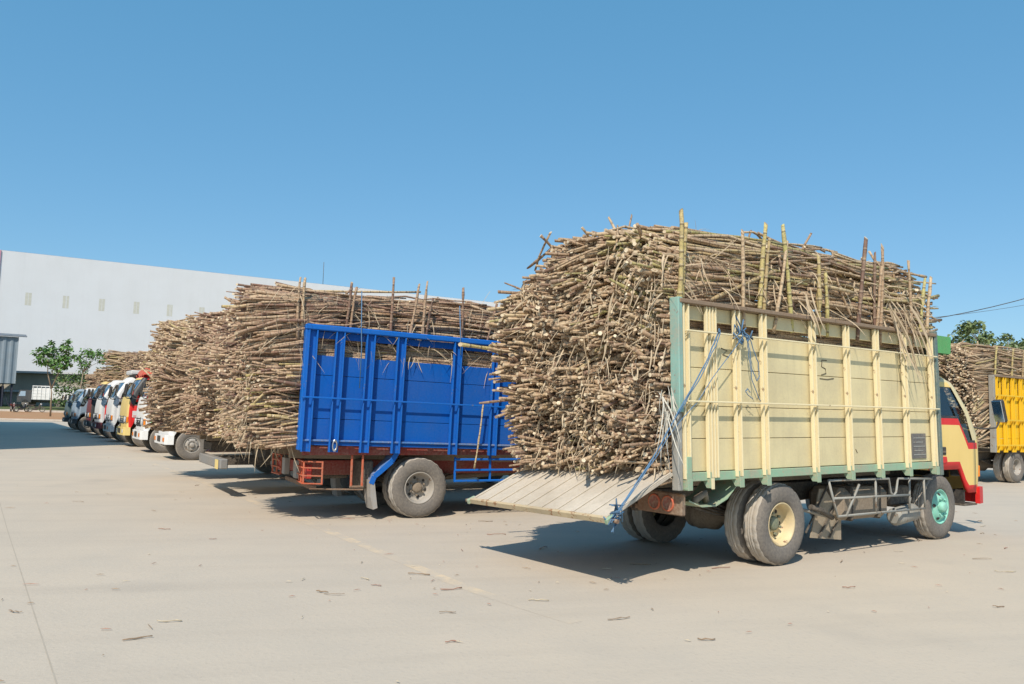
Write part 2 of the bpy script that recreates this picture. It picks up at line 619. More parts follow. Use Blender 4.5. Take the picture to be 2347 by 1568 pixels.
def concrete_color(nt, coord):
    n1 = noise(nt, coord, 0.16, 5, 0.6)
    n2 = noise(nt, coord, 1.1, 6, 0.62)
    n3 = noise(nt, coord, 26, 4, 0.6)
    rot = nt.nodes.new('ShaderNodeMapping')
    rot.inputs['Rotation'].default_value = (0, 0, -0.25)
    nt.links.new(coord, rot.inputs[0])
    n4 = noise(nt, rot.outputs[0], 1.0, 5, 0.6, (0.22, 2.2, 1))
    c = mix_rgb(nt, ramp(nt, n1, 0.35, 0.65), (0.49, 0.425, 0.34), (0.53, 0.45, 0.35))
    c = mix_rgb(nt, ramp(nt, n2, 0.40, 0.72, 0, 0.65), c, (0.455, 0.40, 0.325))
    c = mix_rgb(nt, ramp(nt, n4, 0.48, 0.72, 0, 0.5), c, (0.43, 0.37, 0.295))
    c = mix_rgb(nt, ramp(nt, n3, 0.55, 0.75, 0, 0.35), c, (0.35, 0.31, 0.26))
    vor = nt.nodes.new('ShaderNodeTexVoronoi')
    vor.inputs['Scale'].default_value = 7.0
    nt.links.new(coord, vor.inputs['Vector'])
    c = mix_rgb(nt, ramp(nt, vor.outputs['Distance'], 0.02, 0.05, 0.5, 0), c, (0.22, 0.18, 0.14))
    # a few oil and rubber stains
    n5 = noise(nt, coord, 0.55, 3, 0.5)
    c = mix_rgb(nt, ramp(nt, n5, 0.60, 0.80, 0, 0.30), c, (0.33, 0.285, 0.235))
    return c, n3, n2


def concrete_mat(name, line=None):
    m = bpy.data.materials.new(name)
    nt, N, L, P = nodes_of(m)
    gm = N.new('ShaderNodeNewGeometry').outputs['Position']
    c, n3, n2 = concrete_color(nt, gm)
    if line:
        w = noise(nt, gm, 5.5, 6, 0.7)
        w2 = noise(nt, gm, 0.9, 3, 0.5)
        k = math_node(nt, 'MULTIPLY', ramp(nt, w, 0.42, 0.62, 0.0, 0.55), ramp(nt, w2, 0.40, 0.58, 0.05, 1))
        c = mix_rgb(nt, k, c, line)
    L.new(c, P.inputs['Base Color'])
    P.inputs['Roughness'].default_value = 0.88
    b = N.new('ShaderNodeBump')
    b.inputs['Strength'].default_value = 0.35
    b.inputs['Distance'].default_value = 0.01
    L.new(math_node(nt, 'ADD', n3, n2), b.inputs['Height'])
    L.new(b.outputs[0], P.inputs['Normal'])
    return m


def sheet(name, pts, mat, z=0.0, kind='structure'):
    m = MB()
    m.add([(p[0], p[1], p[2] if len(p) > 2 else z) for p in pts], [tuple(range(len(pts)))], mat)
    o = m.build(name)
    # sheets look up
    if o.data.polygons[0].normal.z < 0:
        o.data.flip_normals()
    return tag(o, kind=kind)


CONC = concrete_mat('dusty_concrete')
g = MB()
g.add([(-900, -300, 0), (900, -300, 0), (900, 1500, 0), (-900, 1500, 0)], [(0, 1, 2, 3)], CONC)
tag(g.build('ground'), kind='structure')

# faded yellow bay line, in worn stretches
LINE = concrete_mat('worn_yellow_line', (0.74, 0.56, 0.34))


def ribbon_strip(name, pts, w, mat, z):
    vs = []
    for i, p in enumerate(pts):
        a, b = Vector(pts[max(0, i - 1)]), Vector(pts[min(len(pts) - 1, i + 1)])
        d = (b - a).normalized()
        s = Vector((-d.y, d.x)) * w / 2
        vs += [(p[0] + s.x, p[1] + s.y, z), (p[0] - s.x, p[1] - s.y, z)]
    m = MB()
    m.add(vs, [(2 * i, 2 * i + 1, 2 * i + 3, 2 * i + 2) for i in range(len(pts) - 1)], mat)
    o = m.build(name)
    if o.data.polygons[0].normal.z < 0:
        o.data.flip_normals()
    return tag(o, kind='structure')


ribbon_strip('yellow_line', [(-9.0, 20.6), (-5.44, 15.09), (-2.8, 10.92), (-1.53, 8.88), (-0.32, 6.89), (0.13, 6.3), (0.5, 5.85)], 0.13, LINE, 0.001)
JOINT = paint('dark_joint_filler', (0.42, 0.37, 0.30), 0.95, 0.3, 0.6, bump=0, scale=3)
ribbon_strip('slab_joint', [(-12.5, 19.6), (-5.77, 9.48), (-2.34, 4.37), (0.6, 0.0)], 0.008, JOINT, 0.001)
dj = Vector((0.83, 0.56))
for q in (-10.0, 14.0):
    a = Vector((-5.77, 9.48)) + Vector((-0.56, 0.83)) * q
    ribbon_strip('slab_joint', [a - dj * 30, a + dj * 40], 0.006, JOINT, 0.0014)

# verge beyond the yard: kerb, strip of dry earth, inner kerb, grass bank
KERB = paint('pale_kerb_concrete', (0.55, 0.50, 0.44), 0.9, 0.4, 0.3, scale=0.6)
EARTH = paint('orange_dry_earth', (0.40, 0.19, 0.085), 0.95, 0.6, 0.5, bump=0.04, dust_col=(0.5, 0.38, 0.20), scale=0.25)
GRASS = paint('short_grass', (0.085, 0.12, 0.035), 0.95, 0.6, 0.3, bump=0.1, dust_col=(0.20, 0.16, 0.07))
k = MB()
k.span((-140, 65, 0.0), (-4, 65.3, 0.14), KERB, 0.02)
tag(k.build('kerb'), kind='structure')
k = MB()
k.span((-160, 92, 0.30), (-4, 92.5, 0.62), KERB, 0.02)
tag(k.build('kerb'), kind='structure')
m = MB()
nx, ny = 60, 10
for (nm, y0, y1, z0, z1, mt) in (('earth_strip', 65.3, 92.0, 0.12, 0.40, EARTH), ('grass_bank', 92.5, 125.0, 0.60, 1.25, GRASS)):
    m = MB()
    vs = []
    for i in range(nx + 1):
        for j in range(ny + 1):
            t = j / ny
            vs.append((-160 + 156 * i / nx, y0 + (y1 - y0) * t, z0 + (z1 - z0) * t + (random.uniform(-0.04, 0.04) if 0 < j < ny else 0)))
    m.add(vs, [(i * (ny + 1) + j, (i + 1) * (ny + 1) + j, (i + 1) * (ny + 1) + j + 1, i * (ny + 1) + j + 1) for i in range(nx) for j in range(ny)], mt, True)
    tag(m.build(nm), kind='structure')

# white warehouse: long clad wall with small translucent panels
CLAD = paint('white_cladding', (0.64, 0.655, 0.665), 0.7, 0.06, 0.05, bump=0, scale=0.12)
PINK = paint('pink_corner_trim', (0.62, 0.30, 0.36), 0.6, 0.2, 0.1, bump=0)
PANE = paint('translucent_panel', (0.56, 0.555, 0.48), 0.7, 0.2, 0.1, bump=0)
WP = Vector((-83.63, 130, 0))
WD = Vector((0.8588, 0.5124, 0))
WN = Vector((0.5124, -0.8588, 0))
wh = empty('warehouse', WP, math.atan2(WD.y, WD.x))
tag(wh, 'huge white clad warehouse with a row of small pale panels behind the trucks', 'warehouse')
WL, WHT = 118.0, 26.1
b = MB()
wins = [4.3 + 5.43 * i for i in range(20)]
b.plate([(0, -1), (WL, -1), (WL, WHT), (0, WHT)], CLAD, lambda u, v, w: (u, 0.25 - w, v), 0.25, [[(x - .45, 17.4), (x + .45, 17.4), (x + .45, 19.5), (x - .45, 19.5)] for x in wins])
b.span((0, 45.0, -1), (WL, 45.2, WHT), CLAD)
b.span((0, 0.26, -1), (0.2, 44.99, WHT), CLAD)
b.span((WL - 0.2, 0.26, -1), (WL, 44.99, WHT), CLAD)
b.build('wall', wh)
seam = MB()
for i in range(1, 36):
    seam.span((WL * i / 36 - .03, -0.012, -0.9), (WL * i / 36 + .03, -0.002, WHT - 0.02), CLAD, 0.002)
for z in ():
    seam.span((0.02, -0.026, z - .03), (WL - 0.02, -0.014, z + .03), CLAD, 0.002)
seam.build('cladding_seam', wh)
b = MB()
b.add([(-.4, .02, WHT + .02), (WL + .4, .02, WHT + .02), (WL + .4, 22.6, WHT + 2.4), (-.4, 22.6, WHT + 2.4), (WL + .4, 45.6, WHT + .02), (-.4, 45.6, WHT + .02)], [(0, 1, 2, 3), (3, 2, 4, 5)], CLAD)
b.add([(-.2, .1, WHT), (-.2, 45.1, WHT), (-.2, 22.6, WHT + 2.3)], [(0, 1, 2)], CLAD)
b.build('roof', wh)
b = MB()
b.span((-.22, -.22, -1), (-0.01, -.01, WHT - 0.02), PINK, 0.02)
b.build('corner_trim', wh)
for x in wins:
    p = MB()
    p.span((x - .445, -0.006, 17.405), (x + .445, 0.09, 19.495), PANE, 0.003)
    p.span((x - .03, -0.016, 17.42), (x + .03, -0.008, 19.48), CLAD, 0.002)
    p.build('window', wh)
mast = MB()
mast.tube([(-36.7, 150, 0), (-36.7, 150, 29.2)], 0.05, DARKST, 6)
# the mast stands on the roof edge
mo = MB()
mo.tube([(54.0, 1.0, WHT), (54.0, 1.0, WHT + 4.6)], 0.05, DARKST, 6)
mo.build('lightning_rod', wh)

# low beige store in front of the warehouse
BEIGE = paint('beige_render', (0.40, 0.37, 0.30), 0.9, 0.3, 0.2, bump=0, scale=0.3)
lb = empty('low_store', (-78, 115, 0.9), 0.06)
tag(lb, 'low beige store building with a thin pale roof edge below the white warehouse', 'building')
b = MB()
b.span((0, 0, 0), (24, 9, 4.7), BEIGE)
b.build('wall', lb)
b = MB()
b.span((-.5, -.9, 4.72), (24.5, 9.5, 5.0), paint('pale_roof_sheet', (0.55, 0.56, 0.56), 0.5, 0.2, 0.1, bump=0))
b.build('roof', lb)
b = MB()
b.span((-.2, -0.45, 2.0), (24, -0.06, 2.25), paint('pale_roof_sheet', (0.5, 0.5, 0.5)))
b.build('ledge', lb)

# raised corrugated shed on legs at the far left
CORR = paint('grey_blue_corrugated_sheet', (0.22, 0.28, 0.33), 0.5, 0.3, 0.12, bump=0, scale=0.5)
DKBLUE = paint('dark_blue_steel', (0.015, 0.022, 0.05), 0.6, 0.3, 0.1)
sh = empty('raised_shed', (-64.3, 105, 0.9), 0.56)
tag(sh, 'blue grey corrugated shed raised on dark steel legs at the left edge', 'shed')
b = MB()
W_ = 24.0
n = 120
pts = []
for i in range(n + 1):
    x = -W_ + W_ * i / n
    pts.append((x, (-0.10, -0.10, 0.0, 0.0)[i % 4]))
vs = [(p[0], p[1], z) for p in pts for z in (2.95, 9.0)]
b.add(vs, [(2 * i, 2 * i + 2, 2 * i + 3, 2 * i + 1) for i in range(n)], CORR)
b.span((-W_, 0.02, 2.97), (0, 8, 8.98), CORR)
b.build('corrugated_wall', sh)
b = MB()
b.add([(-W_, -.4, 9.02), (.9, -.4, 9.02), (.9, 8.4, 9.9), (-W_, 8.4, 9.9), (-W_, -.4, 9.12), (.9, -.4, 9.12), (.9, 8.4, 10), (-W_, 8.4, 10)],
      [(0, 1, 2, 3), (4, 5, 6, 7), (0, 1, 5, 4), (1, 2, 6, 5), (2, 3, 7, 6), (3, 0, 4, 7)], paint('dark_roof_edge', (0.13, 0.16, 0.19)))
b.build('roof', sh)
for i in range(9):
    for yy in (0.3, 7.6):
        b = MB()
        b.span((-0.35 - i * 1.0 - 0.09, yy - .09, -.6), (-0.35 - i * 1.0 + .09, yy + .09, 2.93), DKBLUE)
        b.build('leg', sh)
b = MB()
for i in range(6):
    b.bar((-0.5 - i * 1.4, 0.5, 0), (-1.6 - i * 1.4, 0.5, 2.8), .08, .08, DKBLUE)
b.span((-8.5, 3, -.5), (-1.2, 7, 2.6), DKBLUE)
b.build('machinery_under', sh)

# mill building out of frame to the left: its shadow lies over the far end of the yard
mb_ = empty('mill_building', (-17.2, 19.4, 0), math.atan2(HEAD.y, HEAD.x))
tag(mb_, 'tall grey mill building standing beside the yard, past the left edge', 'building')
MILLW = paint('grey_mill_cladding', (0.30, 0.32, 0.34), 0.6, 0.3, 0.1, bump=0, scale=0.3)
b = MB()
b.span((-26, 0, 0), (0, 37, 12.0), MILLW)
b.build('wall', mb_)
b = MB()
for i in range(40):
    b.span((-26 + i * .65, -.06, 0.02), (-26 + i * .65 + .08, -0.003, 11.95), MILLW, 0.005)
b.build('cladding_rib', mb_)
b = MB()
b.span((-26.3, -.35, 12.01), (.15, 37.2, 12.2), MILLW)
b.build('roof', mb_)


# ------------------------------------------------------------------ trees
def leaf_mat(name, a, b_):
    m = bpy.data.materials.new(name)
    nt, N, L, P = nodes_of(m)
    tc = N.new('ShaderNodeTexCoord').outputs['Object']
    n1 = noise(nt, tc, 1.7, 4)
    n2 = noise(nt, tc, 9.0, 2)
    c = mix_rgb(nt, ramp(nt, n1, 0.35, 0.65), a, b_)
    c = mix_rgb(nt, ramp(nt, n2, 0.6, 0.75, 0, 0.6), c, (0.16, 0.13, 0.035))
    L.new(c, P.inputs['Base Color'])
    P.inputs['Roughness'].default_value = 0.5
    return m


LEAF_A = leaf_mat('teak_leaf', (0.07, 0.18, 0.04), (0.14, 0.25, 0.055))
LEAF_B = leaf_mat('shrub_leaf', (0.06, 0.13, 0.03), (0.11, 0.17, 0.04))
LEAF_C = leaf_mat('far_tree_leaf', (0.09, 0.15, 0.055), (0.18, 0.22, 0.075))
BARK = paint('pale_bark', (0.33, 0.26, 0.18), 0.9, 0.5, 0.3)


def tree(loc, trunk, clumps, leaf, per, mat, label, cat='tree', name='tree', group=None, bark=BARK):
    t = empty(name, loc)
    tag(t, label, cat, group)
    b = MB()
    for pts, r in trunk:
        b.tube(pts, [r * (1 - 0.6 * i / (len(pts) - 1)) for i in range(len(pts))], bark, 7)
    for (c, r) in clumps:
        base = min((p for pts, _ in trunk for p in pts[1:]), key=lambda p: (Vector(p) - Vector(c)).length)
        mid = (Vector(base) + Vector(c)) / 2 + Vector((random.uniform(-.15, .15), random.uniform(-.15, .15), 0.1)) * r
        b.tube([base, mid, c], [0.035, 0.025, 0.012], bark, 5)
    b.build('trunk', t)
    vs, fs = [], []
    for (c, r) in clumps:
        k = int(per * r * r)
        for _ in range(k):
            d = Vector((random.gauss(0, 1), random.gauss(0, 1), random.gauss(0, 1))).normalized()
            p = Vector(c) + Vector((d.x * r, d.y * r, d.z * r * 0.75)) * random.uniform(0.35, 1.08)
            nrm = (d * 0.5 + Vector((random.gauss(0, .5), random.gauss(0, .5), 0.7 + random.gauss(0, .4)))).normalized()
            a = nrm.cross(Vector((random.gauss(0, 1), random.gauss(0, 1), random.gauss(0, 1)))).normalized()
            e = nrm.cross(a)
            L = leaf * random.uniform(0.6, 1.25)
            o = len(vs)
            tip = -Vector((0, 0, 0.25 * L))
            vs += [p - a * L * .5, p + e * L * .28, p + a * L * .5 + tip, p - e * L * .28]
            fs += [(o, o + 1, o + 2), (o, o + 2, o + 3)]
    me = bpy.data.meshes.new('crown')
    me.from_pydata([tuple(v) for v in vs], [], fs)
    me.materials.append(mat)
    o = bpy.data.objects.new('crown', me)
    COL.objects.link(o)
    o.parent = t
    return t


tree((-42.46, 75, 0.2), [([(0, 0, -.3), (-.05, 0, 2.2), (-.1, 0, 2.6)], .09), ([(-.1, 0, 2.6), (-.55, 0, 4.0), (-.7, .1, 5.6)], .07), ([(-.1, 0, 2.6), (.5, 0, 4.2), (1.0, 0, 6.0)], .06)],
     [((-1.4, 0, 5.9), .75), ((-.6, .2, 6.1), .8), ((-1.0, -.3, 5.1), .7), ((-.2, 0, 5.0), .65), ((.3, .2, 5.4), .7), ((.9, 0, 6.3), .75), ((1.2, 0, 5.5), .6), ((.5, -.2, 4.5), .7), ((.95, .1, 4.9), .6), ((-.5, .2, 6.9), .35), ((1.1, 0, 7.0), .35)],
     .37, 240, LEAF_A, 'young tree with big leaves and a forked pale trunk on the verge')
tree((-46.8, 88, 0.4), [([(0, 0, -.3), (0, 0, 2.5), (.2, 0, 4.5)], .09)],
     [((.4, 0, 6.6), .75), ((1.2, 0, 6.4), .75), ((1.9, .3, 6.6), .7), ((-.4, 0, 6.0), .7), ((2.3, 0, 5.9), .75), ((.3, 0, 5.4), .8)],
     .36, 170, LEAF_A, 'thin leafy tree half hidden behind the forked young tree')
tree((-51.6, 97, 0.7), [([(0, 0, -.3), (0, 0, 1.5), (.1, 0, 3)], .12)],
     [((x, y, z), .95) for x in (-2.4, -1, .4, 1.8, 3.2, 4.6) for y in (0,) for z in (1.0, 2.4, 3.7)] + [((2.5, 0, 4.7), .8), ((.2, 0, 4.6), .8)],
     .34, 150, LEAF_B, 'dense dark green shrubs growing beyond the parked trucks', 'shrub', 'shrub')
for i, (x, y, h, lab) in enumerate(((40.6, 70, 11.0, 'bushy tree with yellowish crown top above the yellow truck load'), (37.6, 71, 9.6, 'small ragged tree just right of the green cab board'), (44.4, 72, 10.2, 'loose tree at the right edge above the yellow truck'), (47.5, 74, 9.6, 'leafy tree just past the right edge behind the yellow truck'), (33.5, 73, 8.2, 'tree hidden behind the cream truck cab'))):
    random.seed(100 + i)
    cl = []
    for q in range(16):
        a = random.uniform(0, 2 * PI)
        zz = h * random.uniform(0.45, 0.93)
        rad = (1.9 if i != 1 else 1.3) * math.sin(PI * min(0.95, (zz / h - .3) / .75)) + .3
        cl.append(((rad * math.cos(a), rad * math.sin(a), zz), random.uniform(.5, .85)))
    cl.append(((0, 0, h * .93), .6))
    tree((x, y, 0), [([(0, 0, -.2), (.1, 0, h * .3), (0, .1, h * .55), (.1, 0, h * .8)], .16)], cl, .42, 170, LEAF_C, lab)
random.seed(21)
cl = [((x, random.uniform(-1, 1), random.uniform(2, 8.9) if k_ % 2 else random.uniform(7.5, 10.0)), 1.3) for k_, x in enumerate(np.linspace(-12, 22, 110))]
tree((36, 80, 0), [([(0, 0, -.2), (0, 0, 3), (0, 0, 4)], .15)], cl, .45, 75, LEAF_C, 'long dense hedge of trees in the distance behind the yellow truck', 'hedge', 'hedge')

# power cables and the poles that carry them
CABLE = paint('black_cable', (0.02, 0.02, 0.022))
for k, (za, zb, yy, lab) in enumerate(((7.86, 6.88, 40, 'thick black power cable rising to the right edge of the sky'), (7.55, 6.92, 40.4, 'thin lower power cable beside the thick black one'))):
    b = MB()
    A, B = Vector((15.0, yy, zb - 1.35)), Vector((42.0, yy, za + 4.6))
    pts = []
    for i in range(25):
        t = i / 24
        p = A.lerp(B, t)
        x = p.x
        base = zb + (za - zb) * (x - 21.7) / 3.86
        pts.append((x, yy, base + 0.012 * (x - 21.7) * (x - 25.6) * (1 if k == 0 else .6)))
    b.tube(pts, 0.022 if k == 0 else 0.010, CABLE, 6)
    tag(b.build('power_cable'), lab, 'cable')
    end = pts
POLE = paint('concrete_pole', (0.4, 0.38, 0.35), 0.9)
for (x, zt, lab) in ((15.0, 6.3, 'concrete power pole hidden behind the loaded cream truck'), (42.0, 17.5, 'tall concrete power pole past the right edge of the yard')):
    b = MB()
    b.tube([(x, 40.2, 0), (x, 40.2, zt)], [.16, .11], POLE, 10)
    b.bar((x - .02, 39.5, zt - .5), (x - .02, 40.9, zt - .5), .08, .1, POLE)
    tag(b.build('power_pole'), lab, 'pole')


# ------------------------------------------------------------------ truck parts
CACHE = {}


def part(name, key, fn, parent, loc=(0, 0, 0), rot=(0, 0, 0)):
    """Build once per key, then share the mesh."""
    if key not in CACHE:
        mb = MB()
        fn(mb)
        o = mb.build(name)
        CACHE[key] = o.data
    else:
        o = bpy.data.objects.new(name, CACHE[key])
        COL.objects.link(o)
    o.parent = parent
    o.location = loc
    o.rotation_euler = rot
    return o


TR = 0.412   # tyre radius


def tyre_fn(n, tread):
    def fn(b):
        prof = [(0.212, 0.030), (0.225, 0.006), (0.25, -0.002), (0.29, -0.010), (0.33, -0.010), (0.362, -0.002), (0.383, 0.008), (0.385, 0.010), (0.400, 0.022), (0.4085, 0.035),
                (0.410, 0.066), (0.4025, 0.069), (0.4025, 0.078), (0.412, 0.081), (0.412, 0.094), (0.404, 0.097), (0.404, 0.105), (0.412, 0.108), (0.412, 0.120), (0.4025, 0.123), (0.4025, 0.132), (0.410, 0.135),
                (0.4085, 0.165), (0.400, 0.178), (0.383, 0.190), (0.33, 0.205), (0.25, 0.2), (0.212, 0.17)]
        mats = []
        for j in range(len(prof) - 1):
            mats.append(tread if 8 <= j <= 22 else RUBBER)

        def rad(i, j):
            if j in (8, 9, 10, 21, 22, 23) and i % 4 < 2:
                return -0.007
            return 0
        b.lathe(prof, mats, (0, 0, 0), -1, n, rad if n >= 60 else None)
    return fn


def rim_rear(mat):
    def fn(b):
        b.lathe([(0.214, 0.034), (0.222, 0.012), (0.214, 0.004), (0.203, 0.012), (0.196, 0.035), (0.186, 0.052), (0.180, 0.10), (0.172, 0.128), (0.150, 0.140), (0.10, 0.138), (0.092, 0.120), (0.082, 0.118), (0.0, 0.118)], mat, (0, 0, 0), -1, 40)
        for i in range(6):
            a = 2 * PI * i / 6 + .3
            b.tube([(0.135 * math.cos(a), 0.138, 0.135 * math.sin(a)), (0.135 * math.cos(a), 0.1365, 0.135 * math.sin(a))], 0.021, BLACK, 12)
    return fn


def hub_rear(mat):
    def fn(b):
        b.lathe([(0.075, 0.117), (0.072, 0.095), (0.060, 0.085), (0.04, 0.08), (0.0, 0.079)], mat, (0, 0, 0), -1, 20)
        for i in range(6):
            a = 2 * PI * i / 6
            b.tube([(0.105 * math.cos(a), 0.12, 0.105 * math.sin(a)), (0.105 * math.cos(a), 0.092, 0.105 * math.sin(a))], 0.014, mat, 6)
    return fn


def rim_front(mat):
    def fn(b):
        b.lathe([(0.214, 0.034), (0.222, 0.012), (0.214, 0.004), (0.203, 0.012), (0.192, 0.030), (0.178, 0.034), (0.165, 0.020), (0.150, -0.002), (0.125, -0.012), (0.10, -0.012), (0.092, 0.004), (0.0, 0.004)], mat, (0, 0, 0), -1, 40)
        for i in range(5):
            a = 2 * PI * i / 5 + .2
            p = Vector((0.158 * math.cos(a), 0.010, 0.158 * math.sin(a)))
            b.tube([p, p + Vector((0.004 * math.cos(a), -0.006, 0.004 * math.sin(a)))], 0.022, BLACK, 12)
    return fn


def hub_front(mat):
    def fn(b):
        b.lathe([(0.07, 0.005), (0.068, -0.03), (0.055, -0.055), (0.03, -0.06), (0.0, -0.06)], mat, (0, 0, 0), -1, 20)
        for i in range(6):
            a = 2 * PI * i / 6
            b.tube([(0.11 * math.cos(a), -0.01, 0.11 * math.sin(a)), (0.11 * math.cos(a), -0.03, 0.11 * math.sin(a))], 0.013, mat, 6)
    return fn


def wheel(root, x, y, side, kind, rimmat, detail=96):
    """side -1: outer face looks to -y. y = where the outer face is."""
    tread = TREAD
    rot = (0, random.uniform(0, 6), 0 if side < 0 else PI)
    if side > 0:
        rot = (0, random.uniform(0, 6), PI)
    w = part('wheel', ('tyre', detail), tyre_fn(detail, tread), root, (x, y, TR), rot)
    if kind == 'rear':
        part('rim', ('rimr', rimmat.name), rim_rear(rimmat), w)
        part('hub', ('hubr', rimmat.name), hub_rear(BROWNST if rimmat is not RIMCREAM else RIMGREEN), w)
    elif kind == 'front':
        part('rim', ('rimf', rimmat.name), rim_front(rimmat), w)
        part('hub', ('hubf', rimmat.name), hub_front(rimmat), w)
    return w


def chassis(root, col, WB, xr=-1.5, xf=4.35, axlecol=BROWNST):
    b = MB()
    for s in (-1, 1):
        b.span((xr, s * .36, .56), (xf, s * .42, .76), col)
    for x in (xr + .05, -.7, .1, 1.0, 2.0, 2.9, 3.9):
        b.span((x - .05, -.359, .585), (x + .05, .359, .735), col)
    o = b.build('chassis', root)
    b = MB()
    b.tube([(0, -.86, TR), (0, -.25, TR), (0, -.16, TR), (0, .16, TR), (0, .25, TR), (0, .86, TR)], [.07, .075, .16, .16, .075, .07], axlecol, 14)
    b.lathe([(0.0, -.02), (.10, -.0), (.155, .06), (.17, .13), (.15, .2), (0, .22)], axlecol, (-0.02, -.1, TR), -1, 20)
    for s in (-1, 1):
        for k in range(4):
            pts = [(x, s * .48, .44 + .05 * k * 0 + .018 * k + .12 * ((x) / (.75 - .12 * k)) ** 2 * (1 - .1 * k)) for x in np.linspace(-.75 + .12 * k, .75 - .12 * k, 9)]
            for p, q in zip(pts[:-1], pts[1:]):
                b.bar(p, q, .06, .014, DARKST, 0.001)
    b.build('rear_axle', root)
    b = MB()
    b.tube([(WB, -.7, TR - .02), (WB, .7, TR - .02)], .05, axlecol, 10)
    b.tube([(.16, 0, TR + .03), (2.2, 0, .55)], .045, axlecol, 10)
    b.span((2.2, -.22, .42), (4.1, .22, .95), DARKST, .05)
    b.build('engine', root)
    return o


def cab(root, cfg):
    """Cab-over cab from a shell of columns (round the plan) and rows (up the height); windows are gaps with glass set in."""
    xb = cfg.get('xb', 3.17)
    zo = cfg.get('dz', 0.0)
    body, stripe = cfg['body'], cfg.get('stripe') or cfg['body']
    front, doorm = cfg.get('front', body), cfg.get('door', body)
    ax = cfg.get('ax', 0.0)

    def interp(z, tab):
        return float(np.interp(z, [t[0] for t in tab], [t[1] for t in tab]))
    XF = [(.40, 4.58), (.63, 4.63), (.9, 4.66), (1.17, 4.65), (1.40, 4.59), (1.53, 4.52), (1.92, 4.17), (2.0, 4.06), (2.06, 3.90), (2.09, 3.7)]
    HW = [(.4, .85), (.6, .865), (1.2, .87), (1.5, .855), (1.95, .785), (2.02, .74), (2.06, .66), (2.09, .5)]
    RC = .13

    def belt_at(x):
        return 1.5 if x < 4.05 else (1.2 if x > 4.22 else 1.5 - .3 * (x - 4.05) / .17)

    cols = [('back', 0.0), ('back', .42), ('back', .72), ('bcorner', 0)]
    side_x = [3.24, 3.32, 3.40, 3.62, 3.84, 3.97, 4.05, 4.14, 4.22, 4.33, 4.42, 4.49]
    cols += [('side', x) for x in side_x]
    cols += [('corner', a) for a in (0, 30, 60, 90)]
    cols += [('front', y) for y in (.6, .35, 0.0)]
    NC = len(cols)
    ROWS = 13

    def rows_for(c):
        k, v = c
        if k == 'side':
            zb = .87 if v <= 3.97 + ax else max(.57, .87 - (v - 3.97 - ax) / .22 * .30)
            bt = belt_at(v)
        elif k in ('corner', 'front'):
            zb = .55
            bt = 1.2 if (k == 'corner' and v == 0) else (1.34 if k == 'corner' else 1.40)
            if k == 'corner' and v == 30:
                bt = 1.3
        else:
            zb, bt = .87, 1.5
        low = max(zb + .12, min(1.10, bt - .14))
        z = [zb, zb + .095, zb + .10, (zb + .10 + low) / 2 + .01, low, bt - .082, bt - .08, bt, bt + .03, (bt + 1.92) / 2, 1.90, 1.96, 2.03]
        return z

    half = []
    for c in cols:
        k, v = c
        zs = rows_for(c)
        col = []
        for z in zs:
            xf, hw = interp(z, XF), interp(z, HW)
            xse = xf - RC
            if k == 'back':
                p = (xb, -min(v, hw - .04), z)
            elif k == 'bcorner':
                p = (xb + .03, -hw, z)
            elif k == 'side':
                x = xb + (v - xb) * (xse - xb) / (4.53 - xb) if z > 1.0 else v * 1.0
                x = min(x, xse)
                p = (x, -hw, z)
            elif k == 'corner':
                a = math.radians(v)
                p = (xse + RC * math.sin(a), -(hw - RC) - RC * math.cos(a), z)
            else:
                yy = min(v, hw - RC - .02)
                p = (xf + .035 * (1 - (yy / (hw - RC)) ** 2), -yy, z)
            col.append((p[0], p[1], p[2] + zo))
        half.append(col)
    shell, dbs, gl_side, gl_front, gl_rear = MB(), [MB(), MB()], [MB(), MB()], MB(), MB()
    si0 = 4
    i_door0, i_door1 = si0 + 1, si0 + 9       # 3.32 .. 4.33 (+)
    i_win0, i_win1 = si0 + 2, si0 + 10
    i_corner = si0 + len(side_x)
    thick = .02

    def face(mb, q, mat, sm=True):
        mb.add(q, [(0, 1, 2, 3)], mat, sm)

    for s in (-1, 1):
        M = [[(p[0], p[1] * (-s), p[2]) for p in col] for col in half]   # s=-1: right side (y<0)... mirrored for s=1
        for i in range(NC - 1):
            for j in range(ROWS - 1):
                q = [M[i][j], M[i + 1][j], M[i + 1][j + 1], M[i][j + 1]]
                if s == 1:
                    q = q[::-1]
                side = si0 <= i < i_corner - 1 or (i == i_corner - 1)
                is_win_side = i_win0 <= i < i_win1 and 8 <= j < 10
                is_front_glass = i >= i_corner + 2 and 8 <= j < 10
                is_rear_glass = i == 0 and 8 <= j < 10
                if is_win_side or is_front_glass or is_rear_glass:
                    n = (Vector(q[1]) - Vector(q[0])).cross(Vector(q[3]) - Vector(q[0])).normalized()
                    cen = Vector((3.9, 0, 1.5 + zo))
                    if n.dot(Vector(q[0]) - cen) < 0:
                        n = -n
                    qq = [Vector(p) - n * .012 for p in q]
                    gm = cfg.get('glass', GLASS)
                    if is_win_side:
                        face(gl_side[0 if s == -1 else 1], qq, gm)
                    elif is_front_glass:
                        face(gl_front, qq, gm)
                    else:
                        face(gl_rear, qq, gm)
                    continue
                mat = body
                isfront = i >= i_corner + 1
                if isfront:
                    mat = front
                if j == 0 and si0 - 1 <= i < i_corner:
                    mat = stripe
                if j in (6,) and si0 - 1 <= i < i_corner:
                    mat = stripe
                if j >= 11:
                    mat = cfg.get('roof', body)
                if 8 <= j < 11 and (i_corner - 2 <= i < i_corner + 3):
                    mat = cfg.get('pillar', body)
                if j == 7 and i_win0 - 1 <= i < i_win1 + 1:
                    mat = BLACK
                indoor = i_door0 <= i <= i_door1 and j < 8
                if indoor:
                    face(dbs[0 if s == -1 else 1], q, doorm if mat is body else mat)
                else:
                    face(shell, q, mat)
